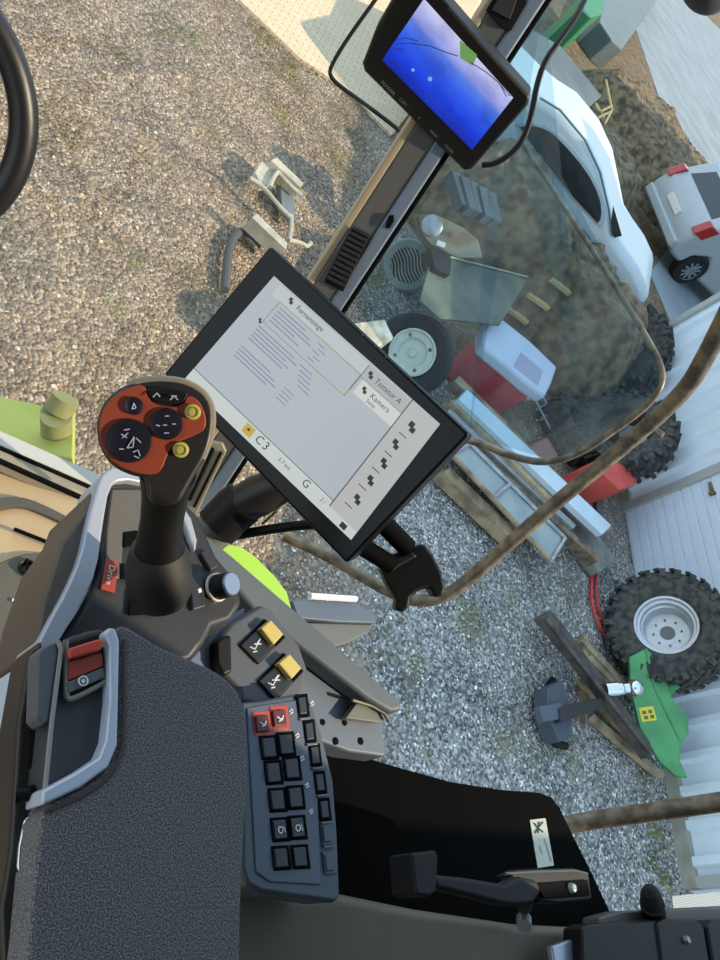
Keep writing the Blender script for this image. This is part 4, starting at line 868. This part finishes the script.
# ---- terminal (touchscreen)
def quadframe(tl, tr, br, bl, d):
    """rigid parallelogram through four seen corners; d = depth of tl"""
    r = [ray(*q)/FPX for q in (tl, tr, br, bl)]
    M = Matrix((r[1], -r[2], r[3])).transposed()      # k1 r1 - k2 r2 + k3 r3 = k0 r0
    k = M.inverted() @ (r[0]*d)
    P0 = C+r[0]*d; P1 = C+r[1]*k[0]; P3 = C+r[3]*k[2]
    return P0, P1-P0, P3-P0
o_, eu, ev = quadframe((270, 245), (470, 434), (346, 564), (163, 374), .80)
nn = eu.cross(ev).normalized(); nn = nn if nn.dot(C-o_) > 0 else -nn
ev = ev-eu.normalized()*ev.dot(eu.normalized())*.5   # nearly square corners
TP = Pl(o_, nn)
def T(u, v, l=0): return o_+eu*u+ev*v+nn*l
def tq(u0, v0, u1, v1, l=0): return [T(u0, v0, l), T(u1, v0, l), T(u1, v1, l), T(u0, v1, l)]
tm = thing('touchscreen_terminal', 'large black framed touchscreen with light grey menu page, tilted beside the joystick', 'screen', T(.5, .5)-nn*.04)
TPp = TP
MB().slab([(270, 245), (470, 434), (346, 564), (163, 374)], TP, .035).build('housing', mat('bezel_black', (10, 9, 12), .3), tm, .004, 3)
SCR = mat('screen_lit', (186, 196, 204), .35, emit=.0)
def emis(name, rgb, s=.78):
    M = mat(name, rgb, .3); b_ = M.node_tree.nodes['Principled BSDF']; b_.inputs['Base Color'].default_value = lin((30, 30, 32)); b_.inputs['Emission Color'].default_value = lin(rgb); b_.inputs['Emission Strength'].default_value = s; return M
ES = 1.0
scr = [(274, 276), (440, 424), (351, 540), (184, 380)]
scq = [TP.up(.001).hit(*q) for q in scr]
so_, su, sv_ = scq[0], scq[1]-scq[0], scq[3]-scq[0]; sdx = scq[2]-scq[1]-sv_
def SS(u, v): return so_+su*u+sv_*v+sdx*(u*v)
def sq(u0, v0, u1, v1): return [SS(u0, v0), SS(u1, v0), SS(u1, v1), SS(u0, v1)]
b = MB().prism(sq(0, 0, 1, 1), -nn*.002); sc_ = b.build('display', emis('display_page', (190, 198, 206)), tm, smooth=False)
def sblk(nm, rects, col, l, par=sc_):
    b = MB()
    for r in rects: b.prism([q+nn*l for q in sq(*r)], -nn*.0003)
    return b.build(nm, emis('display_'+nm, col), par, smooth=False)
sblk('menu_column', [(.845, 0, .998, .93)], (196, 198, 196), .0004)
sblk('status_bar', [(.0, .885, .845, .998), (.845, .93, .998, .998)], (214, 222, 218), .0005)
sblk('tabs', [(.60, .02, .845, .12)], (186, 192, 190), .0005)
sblk('active_tab', [(.62, .12, .845, .235)], (222, 226, 222), .0006)
sblk('panel_area', [(.05, .015, .60, .11)], (202, 210, 212), .0004)
sblk('divider_line', [(.842, 0, .847, .93), (0, .881, .845, .886), (.60, .02, .603, .235), (.603, .117, .845, .12)], (84, 88, 88), .0008)
sblk('green_outline', [(.10, .105, .60, .110), (.10, .29, .60, .295), (.10, .105, .103, .295), (.597, .105, .601, .295)], (150, 156, 84), .0008)
sblk('yellow_badge', [(.345, .90, .395, .975)], (214, 176, 40), .0008)
sblk('text_line', [(.12, .135+.028*k, .12+w, .143+.028*k) for k, w in enumerate((.16, .20, .22, .14, .18))]+[(.36+.02*(k % 2), .14+.03*k, .40+.02*(k % 2), .147+.03*k) for k in range(5)]+
     [(.10, .33+.028*k, .10+w, .338+.028*k) for k, w in enumerate((.22, .25, .20, .23, .21))]+[(.36+.012*k, .335+.03*k, .43+.012*k, .342+.03*k) for k in range(5)]+
     [(.10, .52+.028*k, .10+w, .528+.028*k) for k, w in enumerate((.18, .22, .24, .20))]+[(.37, .53+.03*k, .43, .537+.03*k) for k in range(4)], (138, 146, 166), .0008)
eu1 = su.normalized(); ev1 = -sv_.normalized(); 
b = MB()
for st, u, v, sz, al in (('Fernanzeige', .18, .055, .0085, 'LEFT'), ('Tastatur A', .665, .068, .0085, 'LEFT'), ('Kamera', .69, .165, .0085, 'LEFT'), ('Seite', .69, .21, .006, 'LEFT')): b.text(st, SS(u, v)+nn*.0006, eu1, ev1, nn, sz, align=al)
b.build('menu_lettering', emis('display_ink', (52, 58, 62)), sc_, smooth=False)
def icon(b, u, v, s=.018):
    b.prism([q+nn*.0009 for q in sq(u-s, v-s*1.6, u+s*.2, v+s*.4)], -nn*.0003); b.prism([q+nn*.0009 for q in sq(u-s*.2, v-s*.2, u+s, v+s*1.6)], -nn*.0003)
for u, v, s in ((.14, .05, .013), (.635, .065, .014), (.655, .17, .013), (.915, .14, .02), (.905, .30, .018), (.915, .45, .018), (.915, .60, .018), (.92, .76, .018), (.09, .30, .010)):
    b = MB(); icon(b, u, v, s); b.build('menu_icon', emis('display_icon', (34, 40, 42)), sc_, smooth=False)
b = MB()
for v in (.22, .38, .52, .67, .83): b.prism([q+nn*.0009 for q in sq(.885, v, .925, v+.006)], -nn*.0003)
b.prism([q+nn*.0009 for q in sq(.925, .945, .955, .985)], -nn*.0003)
b.build('menu_ticks', emis('display_icon', (34, 40, 42)), sc_, smooth=False)
b = MB(); q = SS(.37, .937)+nn*.001; b.prism([q+eu1*.002, q+ev1*.003, q-eu1*.003, q-ev1*.001], -nn*.0003)
b.text('C', SS(.435, .935)+nn*.0006, eu1, ev1, nn, .014).text('3', SS(.475, .935)+nn*.0006, eu1, ev1, nn, .014).text('5.7 km', SS(.585, .935)+nn*.0006, eu1, ev1, nn, .0065).text('G', SS(.71, .93)+nn*.0006, eu1, ev1, nn, .013).text('2 /', SS(.81, .935)+nn*.0006, eu1, ev1, nn, .0065)
b.build('status_lettering', emis('display_ink2', (40, 46, 46)), sc_, smooth=False)
b = MB()
for x, y in ((362, 335), (375, 346), (386, 357)): b.disc(TP.up(.0012).hit(x, y), nn, .0012, .001, 10)
b.build('sensor_dots', mat('sensor_grey', (58, 56, 66), .4), tm)

# terminal mount: arm, clamp, rubber
ma = thing('terminal_mount', 'black and grey tube arm with clamp holding the touchscreen from behind', 'mount', D(225, 520, .95))
MB().tube([D(190, 552, .94), D(212, 532, .93), D(222, 522, .93)], .026, 24).build('grey_arm', mat('arm_grey', (112, 108, 100), .5), ma)
MB().tube([D(216, 528, .92), D(236, 508, .92), D(244, 502, .92)], [.029, .030, .030], 28).build('clamp_sleeve', BK, ma)
MB().tube([D(238, 506, .915), D(258, 496, .91), D(278, 486, .90), D(290, 470, .90)], [.024, .027, .024, .022], 28).build('clamp_head', mat('clamp_dark', (40, 38, 38), .4), ma)
b = MB(); b.tube(path([(232, 536, .93), (265, 530, .93), (300, 525, .92), (330, 524, .92)]), .0065, 10); b.build('support_rod', BK, ma)
b = MB(); b.tube(path([(262, 524, .95), (278, 510, .95), (286, 500, .95), (280, 495, .94)]), .002, 8); tag(b.build('green_cable', mat('cable_green', (130, 150, 84), .5)), 'thin green cable looping beside the black clamp under the touchscreen', 'cable')
rs = thing('phone_holder', 'black open clamp holder on two straps below the touchscreen corner', 'holder', D(412, 578, .9))
MB().tube([D(375, 515, .88), D(408, 548, .90)], .0125, 16).build('strap', BKM, rs)
MB().tube([D(352, 540, .88), D(392, 565, .90)], .0115, 16).build('strap', BKM, rs)
q_ = Pl(D(412, 575, .90), (C-D(412, 575, .90)).normalized()+V((.1, 0, .1)))
MB().slab([(379, 566), (390, 555), (408, 548), (424, 543), (434, 556), (442, 572), (446, 588), (443, 596), (434, 598), (431, 588), (420, 590), (411, 598), (409, 608), (402, 613), (395, 610), (396, 600), (387, 584)], q_, .04).build('clamp_body', mat('clamp_black', (15, 15, 17), .55), rs, .006, 4)
MB().slab([(386, 566), (396, 558), (412, 552), (418, 556), (400, 566), (390, 573)], q_, .01, lift=.004).build('clamp_pad', mat('pad_dark', (30, 30, 33), .5), rs, .003)

# ---- small camera monitor
o2, u2, v2 = quadframe((419, -26), (530, 99), (468, 172), (363, 67), .86)
n2 = u2.cross(v2).normalized(); n2 = n2 if n2.dot(C-o2) > 0 else -n2
MP = Pl(o2, n2)
mo = thing('camera_monitor', 'small black monitor showing a blue reversing camera picture, at the top by the pillar', 'monitor', MP.hit(440, 60)-n2*.03)
MB().slab([(404, -20), (440, -4), (482, 44), (530, 97), (528, 106), (472, 170), (464, 172), (364, 72), (362, 64), (376, 28)], MP, .03).build('housing', mat('monitor_black', (22, 21, 21), .5), mo, .005, 3)
scm = [(424, -1), (513, 98), (472, 150), (382, 60)]
CM = bpy.data.materials.new('camera_picture'); CM.use_nodes = True; nt = CM.node_tree; N_ = nt.nodes; L_ = nt.links; pb2 = N_['Principled BSDF']
pb2.inputs['Base Color'].default_value = (.01, .01, .02, 1); pb2.inputs['Roughness'].default_value = .25
tcn = N_.new('ShaderNodeTexCoord'); mp_ = N_.new('ShaderNodeMapping'); sep = N_.new('ShaderNodeSeparateXYZ'); L_.new(tcn.outputs['UV'], sep.inputs[0])
rp_ = N_.new('ShaderNodeValToRGB'); L_.new(sep.outputs['Y'], rp_.inputs['Fac']); e = rp_.color_ramp.elements
e[0].color = lin((12, 40, 170)); e[0].position = 0; e[1].color = lin((206, 206, 240)); e[1].position = 1
for ps, cl in ((.25, (22, 66, 226)), (.5, (50, 96, 232)), (.68, (92, 128, 226)), (.76, (150, 160, 230))): x = e.new(ps); x.color = lin(cl)
nz = N_.new('ShaderNodeTexNoise'); nz.inputs['Scale'].default_value = 3; nz.inputs['Detail'].default_value = 5; L_.new(tcn.outputs['UV'], nz.inputs['Vector'])
mxx = N_.new('ShaderNodeMix'); mxx.data_type = 'RGBA'; mxx.blend_type = 'MULTIPLY'; mxx.inputs[0].default_value = .5
rz = N_.new('ShaderNodeValToRGB'); rz.color_ramp.elements[0].position = .35; rz.color_ramp.elements[0].color = (.35, .4, .55, 1); rz.color_ramp.elements[1].position = .55; L_.new(nz.outputs['Fac'], rz.inputs['Fac'])
L_.new(rp_.outputs['Color'], mxx.inputs[6]); L_.new(rz.outputs['Color'], mxx.inputs[7]); L_.new(mxx.outputs[2], pb2.inputs['Emission Color']); pb2.inputs['Emission Strength'].default_value = 1
qs = [MP.up(.001).hit(*q) for q in scm]
ds = MB().prism(qs, -n2*.002).build('display', CM, mo, smooth=False)
uv = ds.data.uv_layers.new(name='uv')
for pol in ds.data.polygons:
    for li in pol.loop_indices:
        vi = ds.data.loops[li].vertex_index % 4; uv.data[li].uv = ((0, 1), (1, 1), (1, 0), (0, 0))[vi]
MB().slab([(460, 40), (477, 55), (473, 66), (460, 58)], MP, .0003, lift=.0015).build('green_field', emis('cam_green', (120, 170, 96)), ds, smooth=False)
b = MB()
for pts in (((392, 44), (410, 43), (430, 46), (448, 53), (458, 56)), ((470, 62), (486, 72), (498, 82), (510, 96)), ((396, 40), (406, 38), (418, 41)), ((394, 48), (404, 50)), ((500, 84), (506, 96))): b.tube([MP.up(.0016).hit(*q) for q in pts], .0006, 5)
b.build('dark_branches', emis('cam_dark', (34, 40, 96)), ds)
b = MB()
for x, y, r in ((413, 70, .0022), (430, 79, .0030)): b.disc(MP.up(.0015).hit(x, y), n2, r, .0003, 14)
b.tube([MP.up(.0016).hit(*q) for q in ((504, 90), (508, 94), (506, 97))], .001, 5)
b.build('light_spots', emis('cam_light', (150, 180, 250)), ds)
b = MB(); mx_ = (MP.hit(455, 158)-MP.hit(375, 76)).normalized(); my_ = MP.n.cross(mx_)
for st, x, y, sz in (('POWER', 388, 88, .007), ('CAM', 403, 102, .006), ('+', 419, 118, .007), ('MENU', 434, 134, .005), ('MODE', 449, 149, .006)): b.text(st, MP.up(.0005).hit(x, y), mx_, my_, n2, sz)
b.build('button_lettering', mat('mark_grey', (150, 152, 156), .5), mo, smooth=False)
b = MB(); b.tube(path([(482, 165, .88), (496, 164, .88), (516, 150, .87), (527, 132, .86), (533, 108, .85), (536, 88, .85), (544, 62, .85), (560, 40, .85), (578, 14, .86), (590, -12, .88)]), .0035, 12)
tag(b.build('monitor_cable', BK), 'black cable curving down from the top to the lower edge of the small monitor', 'cable')
b = MB(); b.tube(path([(402, 134, 1.08), (398, 129, 1.10), (365, 104, 1.12), (338, 85, 1.13), (330, 76, 1.13), (330, 68, 1.13), (345, 42, 1.12), (378, -4, 1.10), (390, -20, 1.1)], 2), .0032, 10); b.tube([D(402, 134, 1.08), D(397, 148, 1.08)], .003, 10)
tag(b.build('wiring_loop', BK), 'thin black cable bent in an angular loop left of the small monitor', 'cable')

# ---- steering wheel at the left edge
stw = thing('steering_wheel', 'dark steering wheel rim at the upper left edge', 'steering wheel', D(-120, 95, .9))
swc = D(-131, 92, .82); swn = ((C-swc).normalized()+V((-.2, -.3, 0))).normalized(); e_ = swn.orthogonal().normalized(); g_ = swn.cross(e_)
RW = .160
b = MB(); vs_ = []; NS = 72
prof_ = [(RW+.017*math.cos(k*math.pi/6), .015*math.sin(k*math.pi/6)) for k in range(12)]
b.lathe(prof_, swc, swn, 72, close=True); b.build('rim', mat('wheel_black', (24, 24, 27), .4), stw)
b = MB(); b.lathe([(.001, .01), (.04, .01), (.055, 0), (.05, -.03)], swc-swn*.03, swn, 32); b.build('hub', BK, stw)
for k in range(3):
    an = k*2.094+1.5; dd = e_*math.cos(an)+g_*math.sin(an); MB().tube([swc-swn*.04+dd*.04, swc-swn*.02+dd*.1, swc+dd*RW], [.014, .011, .010], 12).build('spoke', BK, stw)

# ---- outside, fixed to the tractor
tl_ = pl3((0, 396, 1.75), (70, 400, 1.75), (0, 440, 1.55))
fd1 = thing('lime_marker_arm', 'lime green plate with round lamp boss just beyond the windscreen sill', 'plate', tl_.hit(40, 420))
MB().slab([(-60, 372), (0, 396), (41, 405), (44, 420), (58, 426), (58, 404), (74, 404), (73, 458), (60, 456), (-60, 415)], tl_, .03).build('plate', mat('lime_dusty', (190, 196, 96), .5, var=.05, scale=6), fd1, .004)
b = MB(); b.tube([tl_.hit(56, 433), tl_.up(.06).hit(56, 415)], .032, 24); b.tube([tl_.up(.06).hit(58, 412), tl_.up(.09).hit(66, 398)], .030, 24); b.build('lamp_boss', mat('boss_olive', (150, 148, 96), .5), fd1)
lp2 = pl3((225, 545, 1.35), (292, 608, 1.35), (240, 545, 1.40))
b = MB().slab([(214, 552), (228, 543), (240, 545), (256, 556), (275, 575), (288, 592), (293, 610), (280, 605), (248, 582)], lp2, .02); tag(b.build('lime_fender', LIME, bevel=.006), 'bright lime green fender edge behind the blue-grey beam', 'fender')
stp = thing('access_step', 'grey steel step outside, between lime fender and gravel', 'step', D(335, 620, 1.6))
s2 = hz(1.75)
MB().slab([(292, 600), (305, 599), (356, 602), (378, 616), (376, 623), (340, 622), (298, 618)], s2, .04).build('tread', mat('step_slate', (88, 100, 114), .5), stp, .004)
MB().slab([(296, 622), (372, 624), (370, 632), (345, 644), (330, 648)], s2, .05, lift=-.01).build('bracket', mat('step_grey', (100, 102, 98), .55), stp, .004)
MB().tube([s2.up(.01).hit(310, 596), s2.up(.01).hit(356, 599)], .008, 8).build('edge_strip', WHT, stp)

# handrails
def rail(name, pts, rads, lab):
    P_ = path(pts, 3); n = len(P_); rr = [rads[0]+(rads[1]-rads[0])*i/(n-1) for i in range(n)]
    return tag(MB().tube(P_, rr, 20).build(name, RAILM), lab, 'handrail')
rail('handrail', [(284, 535, 1.9), (330, 556, 1.9), (385, 590, 1.9), (415, 602, 1.88), (445, 598, 1.86), (480, 570, 1.84), (540, 516, 1.75), (610, 458, 1.65), (660, 415, 1.55), (690, 385, 1.45), (712, 345, 1.35), (735, 300, 1.25)], (.016, .0185), 'long thick brown handrail curving up to the right edge behind the touchscreen')
rail('handrail', [(455, 436, 1.95), (480, 443, 1.92), (510, 456, 1.9), (545, 464, 1.88), (580, 454, 1.84), (615, 430, 1.8), (645, 408, 1.75), (660, 390, 1.72), (664, 372, 1.72), (652, 345, 1.74), (600, 262, 1.8), (560, 200, 1.85), (520, 140, 1.9)], (.011, .0055), 'thinner bent handrail rising round behind the touchscreen corner')
rail('handrail', [(560, 826, 1.5), (600, 819, 1.5), (660, 811, 1.45), (740, 799, 1.4)], (.0175, .0185), 'straight brown handrail running to the right edge above the rubber stop')
b = MB(); b.box(D(652, 428, 1.63), CX*.022-CY*.018, (CX*.018+CY*.022)*.25, F*.01); tag(b.build('rail_clamp', RAILM, bevel=.002), 'small clamp plate joining the two crossing handrails', 'clamp')

# side glass and windscreen
SG = glassmat('side_glass', (226, 238, 242), .02, .06)
gq = pl3((400, 230, 1.18), (545, 10, .98), (640, 400, 1.85))
b = MB().slab([(352, 302), (545, 8), (560, -20), (600, -20), (500, 60), (662, 362), (655, 396), (590, 450), (545, 458), (470, 436), (430, 410)], gq, .004, lift=-.01)
tag(b.build('window_1', SG, smooth=False), kind='structure')
WS = glassmat('windscreen_glass', (250, 252, 252), .015, .03)
wq = pl3((190, 535, 1.36), (-40, 420, 1.27), (490, -22, 1.02))
b = MB().slab([(-60, 405), (215, 540), (330, 275), (495, -30), (-60, -60)], wq, .004, lift=-.03)
tag(b.build('window_2', WS, smooth=False), kind='structure')
for nm_ in ('panel_black', 'matte_black', 'black_plastic', 'bezel_black', 'clamp_black', 'grip_dark', 'arm_dark'):
    MATS[nm_].node_tree.nodes['Principled BSDF'].inputs['Specular IOR Level'].default_value = .08 if nm_ in ('panel_black', 'matte_black') else .3
# mirror housing tip, top right
b = MB(); b.sphere(D(706, -16, 1.4), .055, seg=28, sc=(1.1, 1.0, .8)); b.tube([D(706, -24, 1.4), D(720, -90, 1.3)], .02, 14)
tag(b.build('mirror_housing', mat('mirror_brown', (58, 48, 44), .4)), 'dark rounded mirror tip at the upper right edge', 'mirror')
# cab roof and rear wall behind the photographer
rf = MB(); rf.abox((-1.25, -1.5, 3.62), (.98, 1.0, 3.72)); struct('ceiling', rf, DK, bevel=.02)
rw = MB(); rw.abox((.98, -1.5, 1.6), (1.04, -.15, 3.62)); struct('wall_sun_screen', rw, DK, bevel=.01)  # unseen cab corner panel, added to keep sun off handle and armrest
mg = MB(); mg.abox((1.04, -.55, 1.5), (2.15, -.48, 3.3)); struct('wall_bracket_shade', mg, DK, bevel=.01)  # unseen panel, added to keep sun off the black brackets
rb = MB(); rb.abox((-1.25, -1.56, 1.6), (.98, -1.5, 3.62)); struct('wall_rear', rb, DK)
